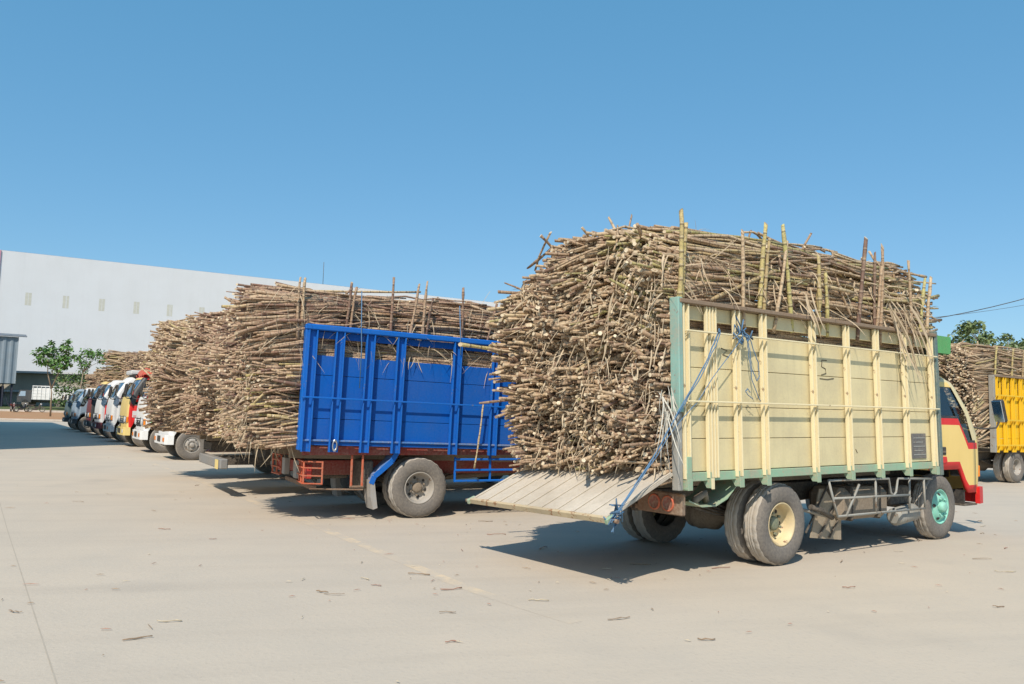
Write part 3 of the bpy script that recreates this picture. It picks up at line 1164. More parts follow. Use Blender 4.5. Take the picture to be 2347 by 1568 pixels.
        # crown of the roof
    top = [col[-1] for col in half]
    ring = [(p[0], p[1], p[2]) for p in top] + [(p[0], -p[1], p[2]) for p in reversed(top[1:-1])]
    cx = sum(p[0] for p in ring) / len(ring)
    inner = [(cx + (p[0] - cx) * .9, p[1] * .88, p[2] + .035) for p in ring]
    nR = len(ring)
    shell.add(ring + inner, [(i, (i + 1) % nR, nR + (i + 1) % nR, nR + i) for i in range(nR)] + [tuple(range(nR, 2 * nR))], cfg.get('roof', body), True)
    # floor, dashboard
    shell.span((xb + .03, -.8, .93 + zo), (4.3, .8, .96 + zo), BLACK)
    shell.span((4.12, -.78, .97 + zo), (4.46, .78, 1.30 + zo), BLACK, .03)
    body_o = shell.build('cab', root)
    for k, nm in ((0, 'right'), (1, 'left')):
        d = dbs[k].build('door', body_o)
        md = d.modifiers.new('thick', 'SOLIDIFY')
        md.thickness = .035
        md.offset = 0.6
        g_ = gl_side[k].build('side_window', body_o)
        sy = -1 if k == 0 else 1
        h = MB()
        h.span((3.45, sy * .868, 1.05 + zo), (3.60, sy * .906, 1.15 + zo), BLACK, .008)
        h.span((3.47, sy * .906, 1.075 + zo), (3.58, sy * .914, 1.10 + zo), DARKST, .004)
        h.build('door_handle', body_o)
        if cfg.get('stripe'):
            h = MB()
            h.plate([(3.44, 1.03), (3.60, 1.03), (3.62, .97), (3.54, .95), (3.46, .98)], stripe, lambda u, v, w, sy=sy: (u, sy * (.897 + w), v + zo), .010)
            h.build('handle_trim', body_o)
        h = MB()
        h.tube([(4.50, sy * .80, 1.40 + zo), (4.62, sy * .92, 1.38 + zo), (4.76, sy * 1.02, 1.40 + zo), (4.79, sy * 1.04, 1.46 + zo), (4.79, sy * 1.04, 1.72 + zo)], .012, BLACK, 6)
        h.build('mirror_arm', body_o)
        h = MB()
        h.box((4.79, sy * 1.06, 1.62 + zo), (.06, .17, .30), BLACK, Euler((0, -.22, sy * .35)).to_matrix(), .02)
        h.box((4.79 - .036 * .92, sy * 1.06 - sy * .036 * .33, 1.62 - .008 + zo), (.012, .155, .28), MIRRORG, Euler((0, -.22, sy * .35)).to_matrix(), .004)
        h.build('mirror', body_o)
        h = MB()
        h.box((4.655, sy * .62, .83 + zo), (.06, .34, .17), CHROME, None, .015)
        for q in (-.08, .08):
            h.disc((4.688, sy * .62 + q, .83 + zo), .068, (1, 0, 0), LAMP, 16, .02)
        h.build('headlight', body_o)
        h = MB()
        h.box((4.618, sy * .818, .83 + zo), (.08, .05, .15), AMBER, Euler((0, 0, sy * -.8)).to_matrix(), .01)
        h.build('indicator', body_o)
        h = MB()
        h.span((4.16, sy * .66, .40 + zo), (4.52, sy * .855, .425 + zo), DARKST, .004)
        h.span((4.17, sy * .67, .426 + zo), (4.19, sy * .85, .60 + zo), BLACK, .004)
        h.span((4.19, sy * .66, .426 + zo), (4.52, sy * .68, .60 + zo), BLACK, .004)
        h.build('step', body_o)
    gl_front.build('windshield', body_o)
    gl_rear.build('rear_window', body_o)
    w = MB()
    for s in (-1, 1):
        w.tube([(4.565, s * .1, 1.415 + zo), (4.43, s * .18 + .12, 1.62 + zo), (4.34, s * .2 + .25, 1.74 + zo)], .008, BLACK, 5)
    w.build('wiper', body_o)
    h = MB()
    h.span((4.64, -.42, .72 + zo), (4.685, .42, .95 + zo), BLACK, .01)
    for q in range(4):
        h.span((4.686, -.41, .745 + zo + q * .05), (4.70, .41, .768 + zo + q * .05), cfg.get('grille', BLACK), .003)
    h.build('grille', body_o)
    bm_ = cfg.get('bumper', body)
    h = MB()
    out = [(4.50, -.90), (4.68, -.86), (4.74, -.75), (4.755, 0), (4.74, .75), (4.68, .86), (4.50, .90), (4.50, .84), (4.64, .8), (4.68, .7), (4.69, 0), (4.68, -.7), (4.64, -.8), (4.50, -.84)]
    z0b, z1b = cfg.get('bump_z', (.42, .63))
    h.plate(out, bm_, lambda u, v, w: (u, v, z0b + w + zo), z1b - z0b)
    h.build('bumper', body_o)
    for s in (-1, 1):
        h = MB()
        h.box((4.752, s * .62, (z0b + z1b) / 2 + zo), (.02, .16, .09), AMBER if cfg.get('fog') else LAMP, None, .006)
        h.build('fog_lamp', body_o)
    h = MB()
    h.box((4.765, 0, (z0b + z1b) / 2 + .01 + zo), (.012, .40, .13), BLACK, None, .004)
    h.build('number_plate', body_o)
    for s in (-1, 1):
        h = MB()
        h.span((3.42, s * .12, .97 + zo), (3.95, s * .74, 1.10 + zo), SEATCLOTH, .04)
        h.box((3.40, s * .43, 1.34 + zo), (.14, .6, .55), SEATCLOTH, Euler((0, -.15, 0)).to_matrix(), .04)
        h.build('cab_seat', body_o)
    if ax:
        for ch in list(body_o.children):
            if ch.name.startswith('step'):
                bpy.data.objects.remove(ch)
    h = MB()
    R_ = Euler((0, -.9, 0)).to_matrix()
    ring_ = [Vector((4.05, .38, 1.36 + zo)) + R_ @ Vector((.2 * math.cos(a), .2 * math.sin(a), 0)) for a in np.linspace(0, 2 * PI, 25)]
    h.tube(ring_, .014, BLACK, 6, False)
    h.tube([(4.05, .38, 1.36 + zo), (4.3, .38, 1.16 + zo)], .02, BLACK, 6)
    h.bar(ring_[0], ring_[12], .02, .012, BLACK)
    h.build('steering_wheel', body_o)
    k_ = cfg.get('tall', 1.0)
    kx = cfg.get('short', 1.0)
    body_o.scale = (kx, 1, k_)
    body_o.location = (xb * (1 - kx), 0, .6 * (1 - k_))
    return body_o


def bed_frame(root, pt, rl):
    b = empty('bed', parent=root)
    R = Euler((rl, pt, 0)).to_matrix()
    piv = Vector((0, 0, .85))
    b.rotation_euler = (rl, pt, 0)
    b.location = piv - R @ piv
    return b


def channel_fn(mat, z0, z1, w, d):
    """Upright steel channel, open to the outside (-y); local x = 0 at its middle, y = 0 at its back."""
    def fn(b):
        b.span((-w / 2, -.012, z0), (w / 2, 0, z1), mat, .002)
        for s in (-1, 1):
            b.span((s * w / 2 - .008, -d, z0 + .001), (s * w / 2 + .008, -.0125, z1 - .001), mat, .002)
    return fn


def truck_root(name, loc, a, label, group='cane trucks parked in the yard'):
    t = empty(name, loc, a)
    tag(t, label, 'truck', group)
    return t


def bed_floor(bed, x0, x1, zs, mat, sillmat):
    b = MB()
    for s in (-1, 1):
        b.span((x0 + .01, s * .33, .77), (x1 - .01, s * .45, zs - .09), BROWNST)
    for i in range(9):
        x = x0 + .1 + (x1 - x0 - .2) * i / 8
        b.span((x - .035, -1.0, zs - .085), (x + .035, 1.0, zs - .005), sillmat)
    b.build('cross_beam', bed)
    for i in range(8):
        y0 = -1.0 + i * .25
        p = MB()
        p.span((x0 + .005, y0 + .004, zs - .004), (x1 - .005, y0 + .246, zs + .03), mat)
        p.build('floor_plank', bed)


# ------------------------------------------------------------------ cane loads
def load_object(name, M, spec):
    """Stalks of one load in truck space. Rear-face stalks with cut ends out, then layers along the sides and top."""
    g = np.random.default_rng(spec['seed'])
    fy, fz, fx = field(spec['seed'] + 1, 9, 5.0), field(spec['seed'] + 2, 9, 5.0), field(spec['seed'] + 3, 8, 3.2)
    fbig = field(spec['seed'] + 4, 6, 1.6)
    fhol = field(spec['seed'] + 5, 9, 4.2)
    sp, r = spec['sp'], spec['r']
    y0, y1, z0 = spec['y0'], spec['y1'], spec['z0']
    ztop, xrear = spec['ztop'], spec['xrear']
    # grid of rear ends
    ny, nz = int((y1 - y0) / sp), int((spec['zmax'] - z0) / sp)
    yy, zz = np.meshgrid(np.linspace(y0, y1, ny), np.linspace(z0, spec['zmax'], nz))
    yy = yy.ravel() + g.normal(0, sp * .35, yy.size)
    zz = zz.ravel() + g.normal(0, sp * .35, zz.size)
    zz = zz + spec.get('wave', .05) * fy(np.stack([yy, yy * 0, zz * .3], 1))
    chunks = []
    for layer in range(spec.get('layers', 2)):
        if layer:
            yy = yy + g.normal(0, sp, yy.size)
            zz = zz + g.normal(0, sp, zz.size)
        xr = xrear(yy, zz)
        zt = ztop(xr, yy)
        keep = (zz < zt + .02) & (zz > z0 + spec.get('zb', lambda y: 0 * y)(yy)) & (yy > y0 - .02) & (yy < y1 + .02)
        y, z, x = yy[keep], zz[keep], xr[keep]
        n = len(y)
        P = np.stack([x * 0, y, z], 1)
        x = x + .32 * np.clip(fhol(P) - .75, 0, 1)
        ey, ez, ex = fy(P), fz(P), fx(P)
        x = x + .13 * ex * spec.get('lump', 1) + g.normal(0, .085, n) + layer * .22 - (g.random(n) < .03) * g.uniform(0, .28, n)
        L = g.uniform(.75, 1.25, n)
        ym, zm = (y0 + y1) / 2, spec.get('zmid', 2.1)
        dy = -(y - ym) * spec.get('splay_y', .06) + .17 * ey + g.normal(0, .11, n)
        dz = -(z - zm) * spec.get('splay_z', .08) + .15 * ez + g.normal(.03, .11, n)
        # a few askew
        odd = (g.random(n) < .07) & (z < ztop(x, y) - .45)
        dy = dy + odd * g.normal(0, .6, n)
        dz = dz + odd * g.normal(0, .6, n)
        inside = (x > -1.66) & (z < spec.get('rail_z', 2.6) - .05)
        y = np.where(inside, np.clip(y, -.93, .93), y)
        p0 = np.stack([x, y, z], 1)
        d = np.stack([np.ones(n), dy, dz], 1)
        d /= np.linalg.norm(d, axis=1)[:, None]
        p1 = p0 + d * L[:, None]
        lim = spec.get('side_lim', .975)
        lim1 = np.where(p1[:, 2] < spec.get('rail_z', 2.6), lim - .06, lim)
        p1[:, 1] = np.clip(p1[:, 1], -lim1, lim1)
        p1[:, 2] = np.maximum(p1[:, 2], spec.get('floor', .99) + r)
        p1[:, 2] = np.minimum(p1[:, 2], ztop(p1[:, 0], p1[:, 1]) + .01)
        tone = np.clip(g.beta(2.3, 1.9, n) + .12 * fbig(P), 0, 1)
        chunks.append(dict(p0=p0, p1=p1, rad=r * g.uniform(.55, 1.35, n), tone=tone, bend=np.where(np.abs(p1[:, 1]) > .80, .008, np.abs(g.normal(0, .05, n))), nseg=spec.get('nseg', 4), ns=spec.get('ns', 6)))
    # lengthwise layers
    lanes, singles = spec.get('lane_sp', .034), []
    xs0, xs1 = spec['x0'], spec['x1']
    zbase = spec.get('zbase', 1.9)
    for layer in range(spec.get('side_layers', 4)):
        inset = layer * lanes * .95
        ph = np.linspace(0, PI, int((2 * (spec['zpk'] - zbase) + 2) / lanes))
        n_ = spec.get('n', 4.0)
        w = spec.get('hw', .98) - inset
        yv = w * np.sign(np.cos(ph)) * np.abs(np.cos(ph)) ** (2 / n_)
        hz = np.abs(np.sin(ph)) ** (2 / n_)
        # even spacing along the outline
        seg = np.hypot(np.diff(yv), np.diff(hz * 1.4))
        cum = np.concatenate([[0], np.cumsum(seg)])
        u = np.linspace(0, cum[-1], int(cum[-1] / lanes))
        yl, hl = np.interp(u, cum, yv), np.interp(u, cum, hz)
        for k in range(len(u)):
            zk = zbase + (spec['zpk'] - inset - zbase) * hl[k]
            x = float(xrear(np.array([np.clip(yl[k], y0, y1)]), np.array([zk]))[0]) + .06 + g.uniform(-.10, .22) + .10 * layer
            while x < xs1:
                L = g.uniform(1.1, 2.3)
                xa, xb_ = x, min(x + L, xs1 + g.uniform(-.1, .35))
                yk = yl[k]

                def zat(xx):
                    return zbase + (float(ztop(np.array([xx]), np.array([0.0]))[0]) - inset - zbase) * hl[k]
                if xb_ - xa > .35:
                    jit = .035 if layer else .05
                    topness = hl[k] > .8
                    pa = np.array([xa, yk + g.normal(0, jit), zat(xa) + g.normal(0, jit * (1.0 if topness else 1.3))])
                    pb = np.array([xb_, yk + g.normal(0, jit), zat(xb_) + g.normal(0, jit * (1.0 if topness else 1.3))])
                    if g.random() < spec.get('stray', .05):
                        pb += g.normal(0, .07, 3)
                        pa += g.normal(0, .05, 3)
                        if topness and g.random() < .4:
                            pb = pa + (pb - pa) * g.uniform(.2, .4)
                            pb[2] += abs(g.normal(0, .07))
                    lim = spec.get('side_lim', .975)
                    for q in (pa, pb):
                        if q[2] < spec.get('rail_z', 2.6):
                            q[1] = np.clip(q[1], -lim + .035, lim - .035)
                        else:
                            q[1] = np.clip(q[1], -lim, lim)
                    rad = r * g.uniform(.75, 1.3)
                    tn = float(np.clip(g.beta(2.2, 1.9) + .1 * fbig(np.array([[xa * .5, yk, pa[2]]]))[0], 0, 1))
                    low = min(pa[2], pb[2]) < spec.get('rail_z', 2.6)
                    singles.append((pa, pb, rad, tn, abs(g.normal(0, .010 if low else .055)), layer, yk, hl[k]))
                x += L * g.uniform(.75, 1.05)
    ns_ = spec.get('stubs', 0)
    if ns_:
        # short broken pieces standing out of the crest and the rear rim
        xa = g.uniform(xs0, xs1, ns_)
        ya = g.uniform(-.9, .9, ns_)
        za = np.array([float(ztop(np.array([a]), np.array([b]))[0]) for a, b in zip(xa, ya)]) - .10
        dirs = np.stack([g.normal(0, .9, ns_), g.normal(0, .5, ns_), np.abs(g.normal(.25, .35, ns_))], 1)
        dirs /= np.linalg.norm(dirs, axis=1)[:, None]
        pa = np.stack([xa, ya, za], 1)
        chunks.append(dict(p0=pa + dirs * g.uniform(.16, .42, ns_)[:, None], p1=pa - dirs * .12, rad=r * g.uniform(.6, 1.1, ns_), tone=g.beta(2.4, 2, ns_), bend=np.abs(g.normal(0, .02, ns_)), nseg=3, ns=spec.get('ns', 6)))
    indiv = []
    if spec.get('indiv'):
        Mi = M
        camp = Vector((0, 0, CAM_H))

        def size(s):
            a, b = Mi @ Vector(s[0]), Mi @ Vector(s[1])
            vis = (s[5] == 0) and (s[6] < .2) and (s[7] > .1) and min(s[0][2], s[1][2]) > 2.5
            da = (a - camp).normalized()
            db = (b - camp).normalized()
            return da.angle(db) * s[2] / (a - camp).length if vis else 0
        order = sorted(range(len(singles)), key=lambda i: -size(singles[i]))
        pick = set(i for i in order[:spec['indiv']] if size(singles[i]) > 0)
        indiv = [singles[i] for i in sorted(pick)]
        singles = [s for i, s in enumerate(singles) if i not in pick]
    if singles:
        chunks.append(dict(p0=np.array([s[0] for s in singles]), p1=np.array([s[1] for s in singles]), rad=np.array([s[2] for s in singles]), tone=np.array([s[3] for s in singles]), bend=np.array([s[4] for s in singles]), nseg=spec.get('nseg_side', 5), ns=spec.get('ns', 6)))
    mats = [spec.get('mat', CANE), CANE_CUT]
    o = stalk_object(name, chunks, mats)
    o.matrix_world = M
    for s in indiv:
        c = (s[0] + s[1]) / 2
        st = stalk_object('sugarcane_stalk', [dict(p0=(s[0] - c)[None], p1=(s[1] - c)[None], rad=np.array([s[2]]), tone=np.array([s[3]]), bend=np.array([s[4]]), nseg=7, ns=7)], mats)
        st.matrix_world = M @ Matrix.Translation(Vector(c))
        zone = ('at the rear end', 'over the rear posts', 'above the rope knot', 'above the middle posts', 'above the front posts', 'near the front corner')[int(np.clip((c[0] + 2.2) / .95, 0, 5))]
        lev = 'low above the rail' if c[2] < 2.85 else ('halfway up the side' if c[2] < 3.15 else ('high on the shoulder' if c[2] < 3.38 else 'on the very top'))
        colr = 'dark purplish' if s[3] < .22 else ('brown' if s[3] < .45 else ('tan' if s[3] < .7 else 'pale straw'))
        size_ = 'long' if np.linalg.norm(s[1] - s[0]) > 1.65 else 'short'
        tag(st, '%s %s cane stalk, %s, %s' % (size_, colr, lev, zone), 'sugarcane stalk', spec['indiv_group'])
    return o


def sstep(x, a, b):
    t = np.clip((x - a) / (b - a), 0, 1)
    return t * t * (3 - 2 * t)


def world_of(root, bed):
    bpy.context.view_layer.update()
    return bed.matrix_world.copy()


def stake(M, p0, p1, r, mat, label, group, n=9):
    s = stalk_object('cane_stake', [dict(p0=np.array([[0, 0, 0]]), p1=np.array([np.array(p1) - np.array(p0)]), rad=np.array([r]), tone=np.array([random.random()]), bend=np.array([.012]), nseg=n, ns=8)], [mat, CANE_CUT])
    s.matrix_world = M @ Matrix.Translation(Vector(p0))
    return tag(s, label, 'cane stake', group)


# ================================================================== the cream truck (nearest)
random.seed(3)
ct = truck_root('cane_truck', (2.1907, 9.0908, 0), PI / 2 - 0.9412, 'cream slat-sided truck with red and cream cab and lowered tailgate, nearest to the camera')
WB = 3.517
chassis(ct, DARKST, WB)
for s in (-1, 1):
    wheel(ct, 0, s * 1.0, s, 'rear', RIMCREAM, 96)
    wheel(ct, 0.0, s * .765, s, 'inner', RIMGREY, 96)
    wheel(ct, WB, s * .86, s, 'front', RIMMINT, 96)
cab(ct, dict(body=paint('cream_cab_paint', (0.86, 0.61, 0.20), 0.35, 0.10, 0.05), stripe=REDP, roof=CREAM, bumper=REDP, pillar=CREAM, grille=REDP, tall=1.045))
cb = bed_frame(ct, -.0085, -.0215)
X0, X1, ZS, ZT = -1.575, 3.06, .957, 2.545
bed_floor(cb, X0, X1, ZS, RAMPWOOD, BROWNST)
POSTX = [-1.19, -1.105, -.772, -.356, .481, 1.121, 1.725, 2.338]
BAYS = [(.962, 1.258), (1.264, 1.558), (1.564, 1.915), (1.921, 2.25), (2.36, 2.495)]
for s in (-1, 1):
    for (za, zb) in BAYS:
        p = MB()
        p.span((X0 + .05, s * 1.0, za), (X1 - .05, s * 1.03, zb), CREAM, .003)
        p.build('plank', cb)
    for x in POSTX + ([-1.5] if s < 0 else [-1.5]) + [2.97]:
        w, d = (.042, .045) if x in (-1.19, -1.105) else (.066, .048)
        part('post', ('creampost', w), channel_fn(CREAM_POST, .90, 2.495, w, d), cb, (x, s * 1.046, 0), (0, 0, 0 if s < 0 else PI))
        if x not in (-1.105,):
            def brk(b, w=w):
                b.plate([(-.10, .955), (.055, .955), (.055, .81), (.0, .81)], MINT, lambda u, v, t: (t - w / 2, -u, v), .012)
                b.span((-w / 2, -.062, .80), (w / 2, -.055, .899), MINT if w > .06 else CREAM_POST, .002)
            part('bracket', ('brk', w), brk, cb, (x, s * 1.046, 0), (0, 0, 0 if s < 0 else PI))
    p = MB()
    p.span((X0 + .1, s * 1.031, .875), (X1 - .02, s * 1.060, .955), MINT, .004)
    p.build('side_sill', cb)
    for z in (2.245, 1.60):
        p = MB()
        p.bar((X0 + .05, s * 1.118, z), (X1 - .02, s * 1.118, z), .022, .016, CREAM_POST)
        for x in POSTX[::2] + [-1.5, 2.97]:
            p.bar((x, s * 1.05, z - .075), (x, s * 1.116, z - .008), .014, .01, CREAM_POST)
            p.bar((x, s * 1.05, z), (x, s * 1.104, z), .014, .012, CREAM_POST)
        p.build('side_rail', cb)
    p = MB()
    p.span((X0 - .02, s * .985, 2.498), (X1 + .02, s * 1.11, 2.538), RAILWOOD, .006)
    p.build('top_rail', cb)
    p = MB()
    p.span((X0 - .04, s * .99, 1.50), (X0 + .018, s * 1.10, 2.55), TEAL, .006)
    p.span((X0 - .041, s * .992, .80), (X0 + .017, s * 1.075, 1.499), GREYPOST, .006)
    p.build('corner_post', cb)
    p = MB()
    p.span((X0 + .045, s * 1.032, .80), (X0 + .11, s * 1.10, 1.1), MINT, .004)
    p.build('corner_foot', cb)
    p = MB()
    p.span((X1 - .01, s * .96, .79), (X1 + .06, s * 1.10, 2.57), paint('slate_green_post', (0.10, 0.17, 0.16), 0.5, 0.4, 0.35, (0.2, 0.17, 0.13), 0.5), .006)
    p.build('corner_post', cb)
for (za, zb) in BAYS:
    p = MB()
    p.span((X1 - .055, -.955, za), (X1 - .02, .955, zb), CREAM, .003)
    p.build('front_plank', cb)
p = MB()
p.plate([(3.10, 2.31), (3.52, 2.31), (3.55, 2.53), (3.10, 2.53)], GREENP, lambda u, v, w: (u, w - 1.06, v), .02)
p.plate([(3.10, 2.31), (3.52, 2.31), (3.55, 2.53), (3.10, 2.53)], GREENP, lambda u, v, w: (u, w + 1.04, v), .02)
p.span((3.53, -1.039, 2.31), (3.55, 1.039, 2.53), GREENP)
p.build('header_board', cb)
# a dark sign plate and black scrawls on the boards
p = MB()
p.span((2.50, -1.042, 1.0), (2.83, -1.032, 1.30), PLATE, .002)
for q in range(5):
    p.span((2.53, -1.046, 1.24 - q * .05), (2.80 - .05 * (q % 2), -1.0425, 1.252 - q * .05), GREYPOST, .001)
p.build('sign_plate', cb)
p = MB()
for pts in ([(.80, 2.09), (.71, 2.09), (.70, 2.02), (.77, 2.0), (.78, 1.95), (.69, 1.93)], [(.66, 1.89), (.80, 1.885), (.92, 1.90)], [(-.95, 2.12), (-.86, 2.10), (-.93, 2.06), (-.84, 2.04)], [(1.30, 1.13), (1.33, 1.09)]):
    p.tube([(x, -1.0315, z) for x, z in pts], .0055, CHALK, 5)
p.build('scrawl', cb)
# lowered tailgate
tg = empty('tailgate', parent=ct)
tg.location, tg.rotation_euler = cb.location, cb.rotation_euler
H0, H1 = Vector((-1.63, 0, .945)), Vector((-2.425, 0, .60))
dd = (H0 - H1)
Ld = dd.length
ux = dd / Ld
up = Vector((0, 1, 0)).cross(ux) * -1
Rt = Matrix((ux, Vector((0, 1, 0)), up)).transposed()
for i in range(9):
    y0 = -1.02 + i * 2.04 / 9
    p = MB()
    p.box((H0 + H1) / 2 + Vector((0, y0 + 1.02 / 9, 0)), (Ld, 2.04 / 9 - .002, .028), RAMPWOOD, Rt, .002)
    p.build('plank', tg)
for i in range(10):
    p = MB()
    p.box((H0 + H1) / 2 + Vector((0, -1.0 + i * 2.0 / 9, 0)) + up * .020, (Ld - .02, .03, .013), RAMPWOOD, Rt, .004)
    p.build('batten', tg)
p = MB()
p.box(H1 - ux * .012, (.035, 2.06, .055), paint('chipped_cream_edge', (0.55, 0.44, 0.27), 0.7, 0.5, 0.4, (0.3, 0.16, 0.08), 0.9), Rt, .005)
p.build('edge_bar', tg)
for s in (-1, 1):
    p = MB()
    p.box(H1 + Vector((0, s * 1.045, 0)) - ux * .0, (.10, .04, .05), MINT, Rt)
    p.tube([H1 + Vector((0, s * 1.06, 0)), H1 + Vector((0, s * 1.14, -.01))], .018, RUST, 8)
    p.build('latch', tg)
# under the bed
p = MB()
p.span((-1.50, -1.0, .585), (-1.45, 1.0, .63), RUST)
p.span((-1.52, -1.02, .575), (-1.46, -.46, .775), RUST, .01)
p.span((-1.52, .46, .575), (-1.46, 1.02, .775), RUST, .01)
p.build('rear_bar', ct)
for y in (-.69, -.86, .69, .86):
    p = MB()
    p.lathe([(.075, 0.0), (.072, -.012), (.06, -.012), (.056, -.004), (0.0, -.008)], [ORANGERED, ORANGERED, RUST, paint('dusty_red_lens', (0.24, 0.06, 0.045), 0.6, 0.5, 0.6)], (0, 0, 0), -1, 20)
    o = p.build('tail_light', ct)
    o.location = (-1.522, y, .675)
    o.rotation_euler = (0, 0, -PI / 2)
for s in (-1, 1):
    p = MB()
    pts = [(-1.40, .70), (-1.22, .64), (-1.02, .64), (-.86, .70), (-.74, .80), (-.66, .86)]
    vs = [(x, s * y, z + e) for x, z in pts for y, e in ((-.56, 0), (-1.0, 0), (-1.0, .012), (-.56, .012))]
    vs = [(x, s * abs(y), z) for (x, y, z) in vs]
    fs = []
    for i in range(len(pts) - 1):
        for a in range(4):
            fs.append((4 * i + a, 4 * i + (a + 1) % 4, 4 * i + 4 + (a + 1) % 4, 4 * i + 4 + a))
    p.add(vs, fs, MINT)
    p.build('mudguard', ct)
p = MB()
p.tube([(-1.2, -.9, .66), (-1.2, -.9, .70), (-1.1, -.93, .76), (-1.05, -.9, .68)], .035, BROWNST, 8)
p.build('bundled_sack', ct)
p = MB()
p.tube([(1.18, -.60, .53), (1.18, -.60, .53)], .01, BROWNST, 4)
p.span((1.20, -.90, .36), (2.22, -.46, .72), BROWNST, .07)
for x in (1.42, 2.0):
    p.span((x - .025, -.912, .352), (x + .025, -.452, .732), DARKST, .02)
p.disc((1.72, -.68, .735), .05, (0, 0, 1), DARKST, 14, .04)
p.build('fuel_tank', ct)
p = MB()
p.tube([(2.36, -.86, .34), (2.40, -.86, .345), (2.80, -.86, .385), (2.84, -.86, .39)], [.07, .105, .105, .07], GREYPOST, 18)
p.build('air_tank', ct)
p = MB()
p.span((2.40, -.80, .47), (2.85, -.45, .70), DARKST, .02)
p.build('battery_box', ct)
p = MB()
p.plate([(.78, .20), (1.36, .14), (1.36, .42), (1.05, .72), (.95, .72)], MUDFLAP, lambda u, v, w: (u, w - .80, v), .015)
p.build('splash_board', ct)
p = MB()
for (a, b_) in (((.66, .26), (1.08, .76)), ((.90, .20), (1.36, .70)), ((1.1, .18), (1.38, .48))):
    p.bar((a[0], -.818, a[1]), (b_[0], -.818, b_[1]), .02, .018, DARKST)
p.build('splash_brace', ct)
p = MB()
p.tube([(.60, -.92, .55), (.75, -.93, .52), (.98, -.93, .42)], .03, DARKST, 8)
p.tube([(.20, -.55, .58), (.50, -.75, .54), (.98, -.93, .42)], .018, GREYPOST, 8)
p.build('brake_pipe', ct)
p = MB()
gy = -1.0
for pts in ([(.81, .83), (.97, .44)], [(.97, .44), (2.84, .44)], [(.81, .83), (2.02, .82), (2.06, .66), (2.12, .62), (2.18, .66), (2.22, .815), (3.02, .79)], [(.90, .635), (2.48, .615)], [(1.74, .825), (1.74, .44)], [(2.48, .805), (2.48, .44)], [(2.82, .79), (2.84, .44)], [(1.14, .44), (1.40, .77)]):
    p.tube([(x, gy, z) for x, z in pts], .0135, GREYPOST, 8)
p.build('side_guard', ct)

# ---- its load
CM = world_of(ct, cb)


def ztop_c(x, y):
    x = np.asarray(x)
    return 3.37 + .025 * x - .12 * sstep(-x, 1.2, 2.3) - .42 * np.abs(y) ** 4 - .16 * np.clip(y, 0, 2) ** 1.5 * sstep(-x, .8, 2.1) + .03 * np.sin(2.3 * x) + .025 * np.sin(5.1 * x + 1)


def xrear_c(y, z):
    return -1.70 - (.15 + .22 * np.exp(-((z - 2.45) / .5) ** 2)) * sstep(y, -1.05, .1) + .30 * np.clip(z - 2.85, 0, 1) + .10 * np.clip(1.2 - z, 0, 1)


load_object('sugarcane_load', CM, dict(seed=5, sp=.0315, r=.0152, y0=-.985, y1=.96, lump=.6, zb=lambda y: -.06 + .05 * np.sin(7 * y), stubs=80, z0=.93, zmax=3.6, ztop=ztop_c, xrear=xrear_c, x0=-2.05, x1=3.15, zpk=3.5, zbase=2.0, hw=.99, n=4.2, floor=.98, lane_sp=.033, side_layers=4, indiv=270, indiv_label='brown cut sugarcane stalk lying lengthwise along the top of the cream truck load', indiv_group='sugarcane stalks on the cream truck', layers=2))
o = bpy.data.objects['sugarcane_load']
tag(o, 'packed brown sugarcane stalks with pale cut ends filling the cream truck', 'sugarcane load', None, 'stuff')
SG = 'cane stakes standing along the sides of the loads'
random.seed(4)
for (a, b_, r, lab) in (
    ((-1.52, 3.36), (-1.52, 2.45), .020, 'pale upright stake with a white torn tip at the cream truck rear corner'),
    ((-1.46, 3.25), (-1.46, 2.45), .020, 'shorter upright stake beside the tall one at the rear corner of the cream truck'),
    ((-.63, 3.30), (-.61, 2.45), .019, 'upright greyish stake on the cream truck above the knot of blue rope'),
    ((-.25, 3.43), (-.33, 2.45), .021, 'tall yellowish stake nearly upright near the middle of the cream truck rail'),
    ((-.20, 3.28), (-.26, 2.45), .017, 'brown stake right of the tall yellowish one on the cream truck'),
    ((.03, 3.46), (.22, 2.45), .020, 'long stake leaning left near the middle of the cream truck rail'),
    ((.09, 3.30), (-.12, 2.45), .017, 'thin stake crossing the long left leaning one on the cream truck'),
    ((.66, 3.22), (.69, 2.45), .021, 'bright yellow upright stake above the middle of the cream truck side'),
    ((.77, 3.05), (.83, 2.45), .017, 'short yellow stake beside the bright yellow one on the cream truck'),
    ((1.62, 3.55), (1.41, 2.45), .021, 'tall stake leaning right with a pale top on the cream truck front half'),
    ((1.97, 3.50), (1.90, 2.45), .019, 'tallest stake of the close bunch at the front half of the cream truck'),
    ((1.80, 3.40), (1.82, 2.45), .016, 'thin darker stake at the left of the close bunch on the cream truck'),
    ((1.92, 3.24), (1.78, 2.45), .018, 'shorter stake in the close bunch at the front half of the cream truck'),
    ((2.94, 3.22), (2.85, 2.45), .021, 'bright yellow stake near the front post of the cream truck'),
    ((3.10, 3.26), (2.98, 2.45), .019, 'foremost leaning stake of the cream truck above its front post'),
    ((2.55, 3.40), (2.66, 2.45), .016, 'dark thin stake leaning left near the front of the cream truck load'),
):
    stake(CM, (b_[0], -1.005 - random.uniform(0, .03), 2.35), (a[0], -1.07, a[1] + .01), r * 1.15, CANE_YEL if ('yellow' in lab or random.random() < .4) else CANE, lab, SG)
